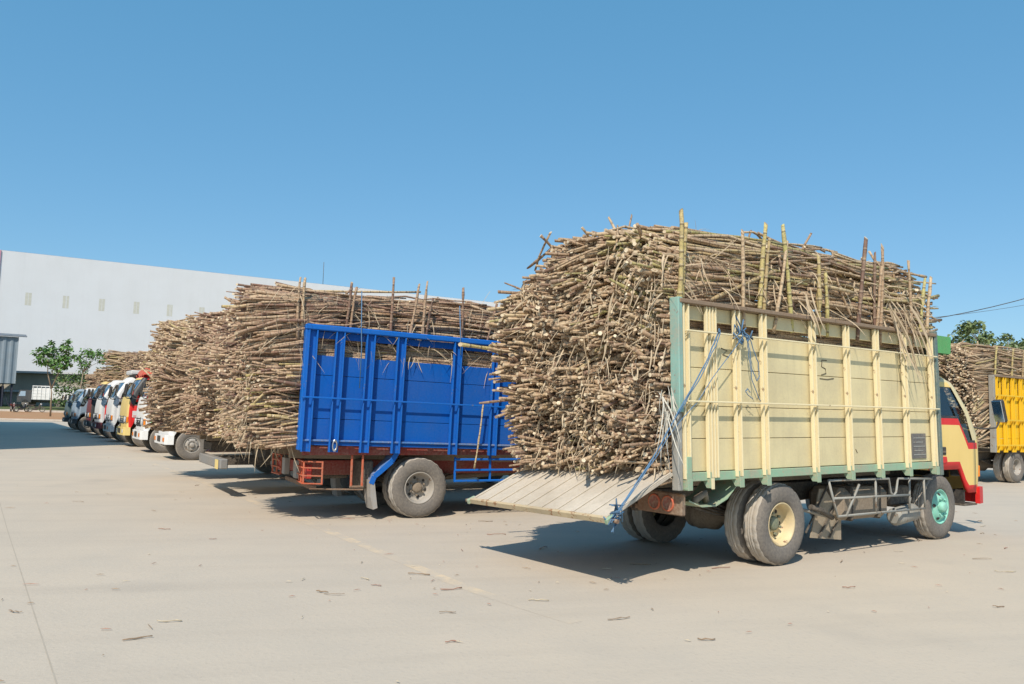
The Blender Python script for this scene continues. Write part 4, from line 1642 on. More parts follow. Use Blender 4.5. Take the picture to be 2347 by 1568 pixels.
# pieces sticking out of the far side of the rear face
stake(CM, (-1.7, .84, 2.13), (-2.66, .93, 2.20), .021, CANE_YEL, 'pale yellow cane sticking far out of the left side of the cream truck load', SG)
stake(CM, (-1.6, .80, 1.66), (-2.42, .92, 1.60), .015, CANE, 'thin brown cane poking out low on the left side of the cream truck load', SG)
stake(CM, (-1.75, .30, 3.02), (-2.12, .28, 3.30), .017, CANE, 'short bent cane at the upper left corner of the cream truck load', SG)
stake(CM, (-1.55, .0, 3.08), (-1.85, -.05, 3.36), .016, CANE, 'short dark stub rising behind the upper left corner of the cream truck load', SG)
# leaning pieces over the rail
stake(CM, (-1.05, -1.0, 2.58), (-.05, -1.03, 2.98), .020, CANE_YEL, 'yellow stake lying slantwise across the lower load of the cream truck', SG)
stake(CM, (.28, -1.0, 2.60), (.02, -1.02, 3.10), .018, CANE, 'brown stake leaning right to left over the middle of the cream rail', SG)
stake(CM, (1.35, -1.02, 2.60), (1.05, -1.03, 3.02), .018, CANE, 'pale stake slanting over the rail left of the close bunch', SG)
stake(CM, (2.60, -1.02, 2.575), (3.10, -1.05, 2.62), .022, CANE_YEL, 'thick yellow cane lying on the front end of the cream rail', SG)
# dry leaves
sp = []
random.seed(9)
for i in range(560):
    y = random.uniform(-1, .9)
    z = random.uniform(1.0, 3.25)
    z = min(z, float(ztop_c(np.array([-1.9]), np.array([y]))[0]) - .12)
    x = float(xrear_c(np.array([y]), np.array([z]))[0]) + random.uniform(-.06, .05)
    sp.append(((x, y, z), (random.gauss(-.5, .4), random.gauss(0, .5), random.gauss(-.5, .6)), random.uniform(.08, .26), random.uniform(.010, .024), random.uniform(.1, .8)))
for i in range(210):
    x = random.uniform(-1.7, 3.1)
    z = random.uniform(2.6, 3.4)
    z = min(z, float(ztop_c(np.array([x]), np.array([-.9]))[0]) - .05)
    yy_ = -.98 + max(0, z - 2.95) * .5
    sp.append(((x, yy_, z), (random.gauss(0, .7), random.gauss(-.3, .3), random.gauss(-.3, .6)), random.uniform(.12, .36), random.uniform(.012, .026), random.uniform(.1, .7)))
for i in range(30):
    x = random.uniform(-1.6, 3.1)
    sp.append(((x, random.uniform(-.6, .8), float(ztop_c(np.array([x]), np.array([0.0]))[0]) - .03), (random.gauss(0, .8), random.gauss(0, .5), random.gauss(.5, .4)), random.uniform(.15, .4), random.uniform(.006, .014), random.uniform(.2, .7)))
lv = ribbons('dry_leaves', sp, LEAF_DRY)
lv.matrix_world = CM
tag(lv, 'shreds of pale dry leaf caught between the stalks of the cream truck load', 'dry leaves')
for (x, n_, lab) in ((2.05, 7, 'long strips of pale dry leaf hanging over the cream side near the bunch of stakes'), (2.42, 11, 'thick tuft of pale dry leaf hanging over the front part of the cream side'), (.42, 5, 'small dry leaf tuft hanging at the middle of the cream side')):
    sp = []
    for i in range(n_):
        sp.append(((x + random.uniform(-.1, .1), -1.10, 2.70 + random.uniform(-.05, .15)), (random.gauss(.15, .25), -.15 - random.random() * .15, -1), random.uniform(.4, .95) * (.6 if n_ == 5 else 1), random.uniform(.018, .035), .1))
    lv = ribbons('dry_leaf_tuft', sp, LEAF_DRY, None)
    lv.matrix_world = CM
    tag(lv, lab, 'dry leaf tuft')
sp = [((-1.70 + random.uniform(-.08, .05), -1.03 + random.uniform(-.05, .08), 1.50 + random.uniform(-.1, .25)), (random.gauss(0, .3), random.gauss(-.2, .2), -1), random.uniform(.15, .5), .014, .2) for i in range(22)]
lv = ribbons('dry_leaf_tuft', sp, paint('pale_fibre', (0.62, 0.60, 0.52), 0.9, 0.3, 0.2), None)
lv.matrix_world = CM
tag(lv, 'pale frayed fibre tuft hanging at the rear corner post of the cream truck', 'dry leaf tuft')
# ropes
CT = CM


def rope(pts, r, label):
    b = MB()
    dense = []
    for i in range(len(pts) - 1):
        for t in np.linspace(0, 1, 7)[:-1]:
            a, c = Vector(pts[i]), Vector(pts[i + 1])
            q = a.lerp(c, t)
            q += Vector((random.gauss(0, .003), random.gauss(0, .003), random.gauss(0, .003)))
            dense.append(q)
    dense.append(Vector(pts[-1]))
    b.tube(dense, r, ROPE, 6)
    o = b.build('rope')
    o.matrix_world = CT
    return tag(o, label, 'rope', 'blue ropes on the cream truck')


rope([(-1.09, -1.125, 2.285), (-1.11, -1.14, 2.25), (-1.30, -1.135, 1.95), (-1.66, -1.12, 1.50), (-1.95, -1.09, 1.10), (-2.36, -1.07, .66), (-2.45, -1.08, .58)], 0.0068, 'thick blue rope from the cream rail down to the tailgate corner')
rope([(-1.075, -1.125, 2.28), (-1.09, -1.145, 2.24), (-1.34, -1.14, 1.86), (-1.69, -1.11, 1.44), (-2.0, -1.08, 1.03), (-2.40, -1.06, .62), (-2.43, -1.09, .50)], 0.0054, 'second blue rope running beside the thick one to the tailgate corner')
rope([(-.74, -1.13, 2.24), (-.80, -1.13, 2.18), (-1.15, -1.13, 1.86), (-1.42, -1.12, 1.58), (-1.68, -1.11, 1.38), (-2.38, -1.08, .63)], 0.0041, 'thin blue rope slanting from the knot across the cream boards')
rope([(-.70, -1.13, 2.26), (-.66, -1.14, 2.12), (-.62, -1.13, 1.93), (-.55, -1.13, 1.82), (-.50, -1.13, 1.86), (-.52, -1.13, 2.0), (-.62, -1.13, 2.20), (-.69, -1.13, 2.27)], 0.0048, 'loop of blue rope hanging from the knot on the cream rail')
rope([(-.69, -1.13, 2.25), (-.65, -1.12, 2.03), (-.60, -1.12, 1.80), (-.48, -1.12, 1.62)], 0.0041, 'loose end of blue rope hanging below the knot on the cream boards')
rope([(-.64, -1.12, 1.70), (-.68, -1.12, 1.74), (-.71, -1.12, 1.71), (-.66, -1.12, 1.67), (-.60, -1.12, 1.64)], 0.0041, 'small blue rope curl in the middle of the cream boards')
b = MB()
for i in range(9):
    c = Vector((-.72, -1.125, 2.27)) + Vector((random.gauss(0, .035), random.gauss(0, .01), random.gauss(0, .035)))
    b.tube([c + Vector((random.gauss(0, .05), random.gauss(0, .012), random.gauss(0, .05))) for _ in range(4)], .007, ROPE, 6)
o = b.build('rope_knot')
o.matrix_world = CT
tag(o, 'bunched blue rope knot tied on the upper rail of the cream truck', 'rope', 'blue ropes on the cream truck')
b = MB()
for i in range(10):
    c = Vector((-2.42, -1.07, .64)) + Vector((random.gauss(0, .03), random.gauss(0, .02), random.gauss(0, .04)))
    b.tube([c + Vector((random.gauss(0, .05), random.gauss(0, .02), random.gauss(0, .05))) for _ in range(4)], .0065, ROPE, 6)
o = b.build('rope_knot')
o.matrix_world = CT
tag(o, 'bunched blue rope knot tied round the lower corner of the tailgate', 'rope', 'blue ropes on the cream truck')


# ================================================================== the blue truck
random.seed(5)
bt = truck_root('cane_truck', (-1.6783, 12.1386, 0), PI / 2 - 1.0914, 'bright blue open-sided cane truck parked behind the cream truck')
chassis(bt, DARKRED, WB)
for s in (-1, 1):
    wheel(bt, 0, s * 1.0, s, 'rear', RIMGREY, 96)
    wheel(bt, 0, s * .765, s, 'inner', RIMGREY, 96)
    wheel(bt, WB, s * .86, s, 'front', RIMGREY, 96)
cab(bt, dict(body=BLUE, roof=BLUE, bumper=WHITE, pillar=BLUE))
bb = bed_frame(bt, .0194, .0193)
X0, X1, ZS, ZT = -1.672, 3.06, 1.053, 2.53
bed_floor(bb, X0, X1, ZS, RAMPWOOD, DARKRED)
BPX = [-1.62, -1.26, -.845, -.41, .43, 1.045, 1.75, 2.4, 3.0]
BB = [(1.06, 1.325), (1.331, 1.60), (1.606, 1.89), (1.896, 2.15), (2.375, 2.465)]
for s in (-1, 1):
    for (za, zb) in BB:
        p = MB()
        p.span((X0 + .02, s * 1.0, za), (X1 - .02, s * 1.025, zb), BLUE, .003)
        p.build('plank', bb)
    for i, x in enumerate(BPX):
        part('post', 'bluepost', channel_fn(BLUEPOST, .90, 2.47, .105, .07), bb, (x, s * 1.041, 0), (0, 0, 0 if s < 0 else PI))
    p = MB()
    p.span((X0 - .05, s * .99, 2.472), (X1 + .02, s * 1.115, 2.545), BLUEPOST, .012)
    p.build('top_rail', bb)
    p = MB()
    p.span((X0, s * 1.03, 1.035), (X1, s * 1.075, 1.06), LIGHTBLUE, .004)
    p.span((X0, s * 1.028, .985), (X1, s * 1.05, 1.033), BLUE, .004)
    p.build('side_sill', bb)
    p = MB()
    p.bar((X0 - .05, s * 1.125, 1.60), (X1, s * 1.125, 1.60), .016, .022, BLUEPOST)
    p.build('side_rail', bb)
    p = MB()
    p.span((X0 - .045, s * .985, .92), (X0 - .002, s * 1.10, 2.47), BLUEPOST, .006)
    p.build('corner_post', bb)
for (za, zb) in BB:
    p = MB()
    p.span((X1 - .03, -.98, za), (X1, .98, zb), BLUE, .003)
    p.build('front_plank', bb)
p = MB()
p.lathe([(.03, 0), (.03, .02), (.05, .02), (.05, 0), (.03, 0)], CHROME, (0, 0, 0), -1, 16)
o = p.build('pull_ring', bb)
o.location = (-1.25, -1.13, .99)
o.scale = (.7, 1, 1.6)
for s in (-1, 1):
    p = MB()
    path = [(-.34, .94), (-.42, .80), (-.56, .68), (-.66, .60), (-.70, .50)]
    for (q, w_) in zip(zip(path[:-1], path[1:]), (0, 0, 0, 0)):
        (xa, za), (xb_, zb_) = q
        p.bar((xa, s * .86, za), (xb_, s * .86, zb_), .30, .012, LIGHTBLUE)
        p.bar((xa, s * 1.012, za - .02), (xb_, s * 1.012, zb_ - .02), .008, .07, BLUEPOST)
    p.build('mudguard', bt)
    p = MB()
    p.plate([(-.715, .53), (-.655, .52), (-.60, .16), (-.66, .14), (-.70, .30)], FLAPGREY, lambda u, v, w, s=s: (u, s * (.72 + w), v), .29)
    p.build('mud_flap', bt)
    p = MB()
    for z in (.80, .65, .50):
        p.bar((.52, s * 1.0, z), (2.7, s * 1.0, z), .03, .03, BLUEPOST)
    for x in (.53, 1.08, 2.0, 2.68):
        p.bar((x, s * .97, .95 if x > .6 else .83), (x, s * .97, .48), .04, .025, BLUEPOST)
    p.build('side_guard', bt)
# red subframe and tail light rack
p = MB()
for s in (-1, 1):
    p.span((-1.62, s * .9, .86), (3.0, s * .96, .98), DARKRED, .006)
p.build('subframe', bt)
for s in (-1, 1):
    p = MB()
    for dx in (0, .10, .20):
        p.bar((-1.60 + dx * .2, s * (.98 - dx * 2.0), .50), (-1.60 + dx * .2, s * (.98 - dx * 2.0), .78), .022, .022, ORANGERED)
    for z in (.50, .60, .70, .78):
        p.bar((-1.61, s * .99, z), (-1.58, s * .56, z), .018, .018, ORANGERED)
        p.bar((-1.60, s * .99, z), (-1.36, s * .99, z - .01), .018, .018, ORANGERED)
    p.bar((-1.36, s * .99, .48), (-1.36, s * .99, .78), .022, .022, ORANGERED)
    p.build('light_guard', bt)
    p = MB()
    p.span((-1.56, s * .62, .55), (-1.48, s * .95, .73), REDLENS, .015)
    p.span((-1.58, s * .28, .52), (-1.5, s * .44, .76), FLAPGREY, .01)
    p.build('tail_light', bt)
    p = MB()
    for x in (-.95, -.80):
        p.bar((x, s * .92, .44), (x, s * .92, .86), .028, .028, ORANGERED)
    p.bar((-.97, s * .92, .44), (-.78, s * .92, .44), .028, .028, RUST)
    p.bar((-1.5, s * .92, .42), (-.78, s * .92, .40), .02, .02, RUST)
    p.build('hanger', bt)
p = MB()
p.span((-1.45, -.8, .40), (-1.38, .8, .46), RUST)
p.build('rear_bar', bt)
p = MB()
p.span((-.78, -.84, .40), (-.62, -.4, .78), DARKST, .02)
p.span((-1.30, -.30, .50), (-.80, .30, .78), DARKST, .03)
p.build('tool_box', bt)
BM = world_of(bt, bb)
FB = field(77, 6, 2.5)


def ztop_b(x, y):
    return 3.03 - .05 * sstep(-np.asarray(x), 1.6, 2.5) - .20 * np.abs(y) ** 5 - .38 * np.clip(y + .2, 0, 2) ** 1.3 * sstep(-np.asarray(x), .8, 2.0) + .04 * np.sin(np.asarray(x) * 2.1)


def xrear_b(y, z):
    return -2.36 + .26 * np.clip(z - 2.75, 0, 1) + .28 * np.clip(1.5 - z, 0, 1) + .04 * np.sin(5 * y) * np.sin(4 * z)


o = load_object('sugarcane_load', BM, dict(seed=25, sp=.033, r=.0150, y0=-1.02, y1=1.0, z0=.92, zmax=3.3, stubs=45, ztop=ztop_b, xrear=xrear_b, x0=-2.25, x1=3.1, zpk=3.1, zbase=1.75, hw=.985, n=5.0, floor=1.09, lane_sp=.033, side_layers=4, mat=CANE_RED, layers=2, splay_z=.05, lump=1.0, stray=.035, rail_z=2.55, zb=lambda y: .05 * np.sin(6 * y)))
tag(o, 'packed reddish brown sugarcane overhanging the rear of the blue truck', 'sugarcane load', None, 'stuff')
for (a, b_, lab) in (
    ((-1.83, 3.12), (-1.80, 2.45), 'dark upright stake behind the rear post of the blue truck'),
    ((-1.77, 3.11), (-1.73, 2.45), 'second dark stake right beside the first at the rear of the blue truck'),
    ((-1.15, 3.13), (-1.19, 2.45), 'upright stake of the close pair near the rear third of the blue truck'),
    ((-1.08, 3.08), (-1.11, 2.45), 'paler stake of the close pair near the rear third of the blue truck'),
    ((-.57, 3.27), (-.55, 2.45), 'stub of stake poking above the middle of the blue truck load'),
    ((-.20, 3.20), (-.30, 2.5), 'leaning short stake on the middle of the blue truck load'),
    ((-.08, 3.27), (-.07, 2.5), 'thin upright stake on the middle of the blue truck load'),
    ((.02, 3.05), (-.03, 2.45), 'brown stake standing low on the side of the blue truck load'),
    ((.47, 3.24), (.52, 2.45), 'upright stake beside the blue cord on the blue truck load'),
    ((1.02, 3.08), (.88, 2.45), 'leaning stake near the right end of the visible blue truck load'),
):
    stake(BM, (b_[0], -.985, 2.36), (a[0], -1.05, a[1] + .02), .020, CANE_RED, lab, SG)
for (xa, za, xb_, zb_, lab) in ((-1.0, 3.05, -.98, 1.75, 'blue cord hanging down the rear part of the blue truck side'), (.44, 3.0, .455, 2.3, 'blue cord hanging over the top rail of the blue truck beside a stake')):
    b = MB()
    b.tube([(xa, -1.03, za), (xa, -1.12, 2.56), (xb_, -1.125, 2.3), (xb_ + .01, -1.12, zb_)], .007, ROPE, 6)
    o = b.build('cord')
    o.matrix_world = BM
    tag(o, lab, 'cord')
stake(BM, (.76, -1.13, .72), (.84, -1.14, 1.62), .013, CANE, 'thin brown cane hanging upright on the blue side guard', SG)
sp = []
random.seed(19)
for i in range(480):
    y = random.uniform(-1, .95)
    z = random.uniform(1.0, 3.0)
    z = min(z, float(ztop_b(np.array([-2.2]), np.array([y]))[0]) - .10)
    x = float(xrear_b(np.array([y]), np.array([z]))[0]) + random.uniform(-.05, .05)
    sp.append(((x, y, z), (random.gauss(-.4, .4), random.gauss(0, .5), random.gauss(-.5, .6)), random.uniform(.08, .24), random.uniform(.008, .018), .5))
for i in range(120):
    sp.append(((random.uniform(-2.3, 1.4), -1.0, random.uniform(2.2, 3.05)), (random.gauss(0, .7), -.3, random.gauss(-.3, .6)), random.uniform(.15, .4), random.uniform(.006, .014), .4))
for i in range(26):
    sp.append(((random.uniform(-2.25, -1.7), random.uniform(-1, .6), 1.02), (random.gauss(0, .3), random.gauss(-.1, .3), -1), random.uniform(.15, .45), random.uniform(.01, .022), .1))
for i in range(5):
    sp.append(((-.18 + random.uniform(-.12, .12), -1.06, 2.22), (random.gauss(0, .4), -.2, -.8), random.uniform(.1, .25), .014, .1))
lv = ribbons('dry_leaves', sp, LEAF_DRY)
lv.matrix_world = BM
tag(lv, 'shreds of dry leaf caught in the load of the blue truck', 'dry leaves')


# ================================================================== plain loaded trucks
def plain_bed(t, col, pt=0.0, x0=-1.6, x1=3.06, gaps=True, posts=(-1.5, -.9, -.3, .3, .9, 1.5, 2.1, 2.9), slot=False):
    b = bed_frame(t, pt, 0)
    bed_floor(b, x0, x1, .98, RAMPWOOD, DARKST)
    rows = [(.985, 1.30), (1.306, 1.62), (1.626, 1.94), (1.946, 2.20), (2.36, 2.52)]
    for s in (-1, 1):
        for (za, zb) in rows:
            p = MB()
            p.span((x0, s * 1.0, za), (x1, s * 1.03, zb), col, .003)
            p.build('plank', b)
        for x in posts:
            part('post', ('pp', col.name), channel_fn(col, .86, 2.52, .10, .06), b, (x, s * 1.046, 0), (0, 0, 0 if s < 0 else PI))
        p = MB()
        p.span((x0 - .03, s * .99, 2.523), (x1, s * 1.10, 2.57), RAILWOOD, .006)
        p.build('top_rail', b)
        p = MB()
        for z in (2.22, 1.60, .985):
            p.span((x0, s * 1.108, z - .012), (x1, s * 1.128, z + .012), col, .003)
        p.build('side_rail', b)
    for (za, zb) in rows:
        p = MB()
        p.span((x1 - .03, -.98, za), (x1, .98, zb), col, .003)
        p.build('front_plank', b)
    return b


def std_load(name, M, seed, zt, over, label, mat=CANE, sp=.040, r=.0185, ns=5, front=3.1, y1=1.04, y0=-1.02, nseg=3, **kw):
    def ztop(x, y):
        return zt - .12 * sstep(-np.asarray(x), 1.6, 2.5) - .25 * np.abs(y) ** 4 - kw.get('shoulder', .0) * np.clip(y + .2, 0, 2) ** 1.3 + .05 * np.sin(np.asarray(x) * 1.7 + seed)

    def xrear(y, z):
        return -1.6 - over + .35 * np.clip(z - (zt - .5), 0, 1) + .25 * np.clip(1.4 - z, 0, 1)
    sp_ = dict(seed=seed, sp=sp, r=r, y0=y0, y1=y1, z0=.95, zmax=zt + .1, ztop=ztop, xrear=xrear, x0=-1.6 - over + .1, x1=front, zpk=zt, zbase=1.9, hw=.985, n=4.5, floor=1.0, lane_sp=sp, side_layers=3, mat=mat, layers=2, ns=ns, nseg=nseg, nseg_side=4, stubs=30)
    sp_.update({k: v for k, v in kw.items() if k != 'shoulder'})
    o = load_object(name, M, sp_)
    tag(o, label, 'sugarcane load', None, 'stuff')
    return o


# second and third trucks beyond the blue one, only their rear ends showing
a2 = PI / 2 - 1.04
t2 = truck_root('cane_truck', (-3.06, 14.94, 0), a2, 'truck with grey rear bar showing below the cane just left of the blue truck')
chassis(t2, DARKST, WB)
for s in (-1, 1):
    wheel(t2, 0, s * 1.0, s, 'rear', RIMGREY, 48)
    wheel(t2, 0, s * .765, s, 'inner', RIMGREY, 48)
    wheel(t2, WB, s * .86, s, 'front', RIMGREY, 48)
b2 = plain_bed(t2, DARKGREY)
cab(t2, dict(body=DARKGREY, bumper=WHITE, glass=GLASSDARK))
p = MB()
p.span((-2.32, -.95, .47), (-2.20, .98, .63), paint('grey_bar_metal', (0.22, 0.22, 0.215), 0.6, 0.4, 0.4), .015)
p.span((-2.20, -.41, .5), (-1.4, -.35, .62), DARKST)
p.span((-2.20, .35, .5), (-1.4, .41, .62), DARKST)
p.build('rear_bar', t2)
p = MB()
p.span((-2.335, -.80, .46), (-2.322, -.58, .61), YELLOWPALE, .003)
p.build('number_plate', t2)
for s in (-1, 1):
    p = MB()
    p.span((-.66, s * .68, .20), (-.64, s * .99, .75), FLAPGREY, .004)
    p.build('mud_flap', t2)
std_load('sugarcane_load', world_of(t2, b2), 31, 3.14, .82, 'packed brown sugarcane with cut ends outward, between the blue truck and the white cabs', CANE_RED, .036, .0165, 6, 3.1, 1.10, -1.02, 4, shoulder=.12)
t3 = truck_root('cane_truck', (-4.96, 17.62, 0), a2, 'truck buried behind the cane piles, third from the cream truck')
chassis(t3, DARKST, WB)
for s in (-1, 1):
    wheel(t3, 0, s * 1.0, s, 'rear', RIMGREY, 48)
    wheel(t3, WB, s * .86, s, 'front', RIMGREY, 48)
b3 = plain_bed(t3, YELLOWPALE)
cab(t3, dict(body=WHITE, bumper=WHITE, glass=GLASSDARK))
std_load('sugarcane_load', world_of(t3, b3), 37, 3.20, .90, 'lower pile of brown sugarcane hanging over the white bumpers at left', CANE, .038, .0175, 6, 3.1, 1.06, -1.02, 4, shoulder=.24)

# yellow truck at the right edge
ty = truck_root('cane_truck', (12.73, 22.10, 0), PI / 2 - 1.0, 'bright yellow slat-sided truck cut off by the right edge')
chassis(ty, DARKST, WB)
for s in (-1, 1):
    wheel(ty, 0, s * 1.0, s, 'rear', RIMGREY, 60)
    wheel(ty, 0, s * .765, s, 'inner', RIMGREY, 60)
    wheel(ty, WB, s * .86, s, 'front', RIMGREY, 60)
cab(ty, dict(body=YELLOW, bumper=WHITE))
by = bed_frame(ty, 0, 0)
bed_floor(by, -1.22, 3.06, .90, RAMPWOOD, DARKST)
YX = [-1.14 + .42 * i for i in range(11)]
for s in (-1, 1):
    for (za, zb) in ((.84, 1.15), (1.156, 1.62), (1.626, 2.28), (2.62, 2.72)):
        p = MB()
        p.span((-1.22, s * 1.0, za), (3.06, s * 1.03, zb), YELLOW, .003)
        p.build('plank', by)
    p = MB()
    for x in YX[:-1]:
        p.span((x + .05, s * 1.002, 2.281), (x + .12, s * 1.028, 2.619), YELLOW, .002)
        p.span((x + .30, s * 1.002, 2.281), (x + .37, s * 1.028, 2.619), YELLOW, .002)
        p.span((x + .121, s * 1.002, 2.281), (x + .299, s * 1.028, 2.44), YELLOW, .002)
    p.build('slot_panel', by)
    for x in YX:
        part('post', 'ypost', channel_fn(YELLOW, .80, 2.72, .11, .06), by, (x, s * 1.046, 0), (0, 0, 0 if s < 0 else PI))
    p = MB()
    for z in (2.25, 1.62, .98):
        p.span((-1.22, s * 1.108, z - .018), (3.06, s * 1.135, z + .018), YELLOW, .003)
    p.build('side_rail', by)
    p = MB()
    p.span((-1.25, s * .98, 2.723), (3.06, s * 1.11, 2.77), RAILWOOD, .006)
    p.build('top_rail', by)
    p = MB()
    p.span((-1.30, s * .98, .80), (-1.222, s * 1.11, 2.76), GREYPOST, .006)
    p.build('corner_post', by)
std_load('sugarcane_load', world_of(ty, by), 41, 3.55, .62, 'sugarcane load with pale cut ends on the yellow truck at right', CANE, .042, .0195, 6, 3.1, 1.1, -1.02, 3, zbase=2.0, rail_z=2.8)
YM = world_of(ty, by)
for (x, lab) in ((-.95, 'upright stake at the rear of the yellow truck load'), (-.10, 'upright stake at the middle of the yellow truck load'), (.45, 'third upright stake of the yellow truck load from its rear')):
    stake(YM, (x - .05, -1.0, 2.6), (x + .02, -1.03, 3.50), .024, CANE_YEL, lab, SG)

# ================================================================== row of trucks whose cabs face left
hB = Vector((-0.839, -0.545, 0))
lB = Vector((0.545, -0.839, 0))
aB = math.atan2(hB.y, hB.x)
WBf = [(-8.60, 22.07), (-10.66, 25.15), (-12.80, 28.5), (-14.95, 31.8), (-17.1, 35.1), (-19.2, 38.4), (-21.7, 41.7), (-24.0, 45.2)]
ROW = [
    dict(cfg=dict(body=WHITE, bumper=WHITE, fog=True), label='white truck whose bumper shows under the cane pile, nearest of the left-facing row'),
    dict(cfg=dict(body=WHITE, front=WHITE, stripe=None, door=GREENBRIGHT, bumper=WHITE, pillar=YELLOWPALE, fog=True, roof=WHITE), label='white cab truck with green door and white bumper, second in the left-facing row'),
    dict(cfg=dict(body=REDP, front=YELLOWPALE, door=REDP, bumper=YELLOWPALE, pillar=DARKGREY, roof=REDP, grille=CHROME), label='red and yellow cab truck with a yellow bumper in the left-facing row'),
    dict(cfg=dict(body=WHITE, bumper=WHITE, fog=True, grille=CHROME), label='all white cab truck with white bumper and amber lamp in the left-facing row'),
    dict(cfg=dict(body=WHITE, door=REDP, front=WHITE, bumper=MAROON, roof=WHITE), label='narrow visible white and red cab truck behind the all white one'),
    dict(cfg=dict(body=DARKGREY, front=MAROON, bumper=DARKGREY, roof=YELLOWPALE, glass=GLASS), label='black and maroon cab truck with amber lamps in the shade'),
    dict(cfg=dict(body=GREYBLUE, bumper=DARKGREY, roof=WHITE), label='grey blue cab truck standing in the shade near the far end of the row'),
    dict(cfg=dict(body=TEALDARK, bumper=DARKGREY, roof=GREYBLUE), label='dark teal cab truck at the far end of the left-facing row'),
]
BEDCOL = [WHITE, YELLOWPALE, REDP, WHITE, GREYBLUE, DARKGREY, GREYBLUE, TEALDARK]
LOADL = [None, 'sugarcane load of the second truck in the left-facing row, behind the low pile', 'sugarcane load behind the red tarpaulin on the red and yellow truck', 'dark brown sugarcane load above the all white cab', 'sugarcane load above the narrow white and red cab', 'tan sugarcane load above the black cab', 'sugarcane load of the grey blue cab truck at the far end', 'farthest sugarcane load, on the dark teal truck']
for i, (w, d) in enumerate(zip(WBf, ROW)):
    random.seed(50 + i)
    WBx = WB + .33
    o = Vector((w[0], w[1], 0)) - hB * WBx - lB * .86
    t = truck_root('cane_truck', o, aB + random.uniform(-.012, .012), d['label'])
    chassis(t, DARKST, WB)
    for s in (-1, 1):
        wheel(t, 0, s * 1.0, s, 'rear', RIMGREY, 40)
        wheel(t, WBx, s * .86, s, 'front', RIMGREY, 40)
    cfg = dict(d['cfg'])
    cfg.update(ax=.33, short=.87, tall=(1.2, 1.3, 1.32, 1.3, 1.28, 1.3, 1.12, 1.12)[i], dz=.03)
    cab(t, cfg)
    bd = plain_bed(t, BEDCOL[i], posts=(-1.5, 0, 1.5, 2.9))
    if LOADL[i] is None:
        LOADL[i] = 'sugarcane load of the nearest left-facing truck, behind the other piles'
    std_load('sugarcane_load', world_of(t, bd), 60 + i, (3.1, 3.3, 3.35, 3.6, 3.7, 3.9, 3.2, 3.1)[i], .2, LOADL[i], CANE_RED if i in (3, 4) else CANE, .062, .026, 5, 3.25 if i != 5 else 3.6, 1.03, -1.02, 2, layers=1, side_layers=3, nseg_side=3, stray=.08)
    ROW[i]['root'] = t
# front faces of those loads: cut ends over the cabs
for i in (3, 4, 5, 6):
    t = ROW[i]['root']
    M = t.matrix_world.copy()
    g = np.random.default_rng(300 + i)
    zt = (0, 0, 0, 3.6, 3.7, 3.9, 3.2)[i]
    n = 1300
    y = g.uniform(-1, 1, n)
    z = g.uniform(2.1, zt - .1, n)
    keep = z < zt - .25 * np.abs(y) ** 4
    y, z = y[keep], z[keep]
    n = len(y)
    x = 3.28 + g.normal(0, .07, n) - .3 * np.clip(z - (zt - .4), 0, 1)
    p0 = np.stack([x, y, z], 1)
    p1 = p0 + np.stack([-g.uniform(.5, .9, n), g.normal(0, .08, n), g.normal(0, .08, n)], 1)
    o = stalk_object('sugarcane_front_ends', [dict(p0=p0, p1=p1, rad=.026 * g.uniform(.7, 1.2, n), tone=g.beta(2, 2, n), bend=np.abs(g.normal(0, .02, n)), nseg=2, ns=5)], [CANE_RED if i == 3 else CANE, CANE_CUT])
    o.matrix_world = M
    tag(o, 'cut sugarcane ends stacked over the %s' % ('all white cab', 'narrow white and red cab', 'black cab', 'grey blue cab')[i - 3], 'sugarcane load', None, 'stuff')

# red tarpaulin bundle on the red and yellow truck, white box on the all white cab
t = ROW[2]['root']
b = MB()
nx, ny = 22, 14
FT = field(8, 9, 4.0)
vs = []
for i in range(nx + 1):
    for j in range(ny + 1):
        u, v = i / nx, j / ny
        x = 2.95 + 1.05 * u
        y = -.85 + 1.7 * v
        z = 2.50 + .50 * math.sin(PI * min(1, max(0, u))) ** .5 * (math.sin(PI * v) ** .35) * (1.1 - .55 * u) + .05 * float(FT(np.array([[x * 2, y * 2, 0]]))[0])
        vs.append((x, y, z))
b.add(vs, [(i * (ny + 1) + j, (i + 1) * (ny + 1) + j, (i + 1) * (ny + 1) + j + 1, i * (ny + 1) + j + 1) for i in range(nx) for j in range(ny)], REDTARP, True)
b.add([(p[0], p[1], p[2] - .03) for p in vs], [(i * (ny + 1) + j, (i + 1) * (ny + 1) + j, (i + 1) * (ny + 1) + j + 1, i * (ny + 1) + j + 1) for i in range(nx) for j in range(ny)], REDTARP, True)
o = b.build('tarpaulin', None)
o.matrix_world = t.matrix_world
tag(o, 'crumpled red tarpaulin bundled above the red and yellow cab', 'tarpaulin')
t = ROW[3]['root']
b = MB()
b.span((3.35, -.5, 2.66), (3.85, .8, 2.82), WHITE, .03)
b.span((3.37, -.48, 2.55), (3.73, .78, 2.659), BLACK, .004)
o = b.build('roof_box')
o.matrix_world = t.matrix_world
tag(o, 'white box lying on the roof of the all white cab', 'box')
# white sticker on the red door
t = ROW[2]['root']
b = MB()
b.span((3.96, .905, 1.03), (4.30, .911, 1.25), WHITE, .002)
b.span((3.99, .9113, 1.06), (4.27, .9135, 1.09), REDP, .001)
b.span((3.99, .9113, 1.15), (4.14, .9135, 1.20), REDP, .001)
o = b.build('door_sticker', t)

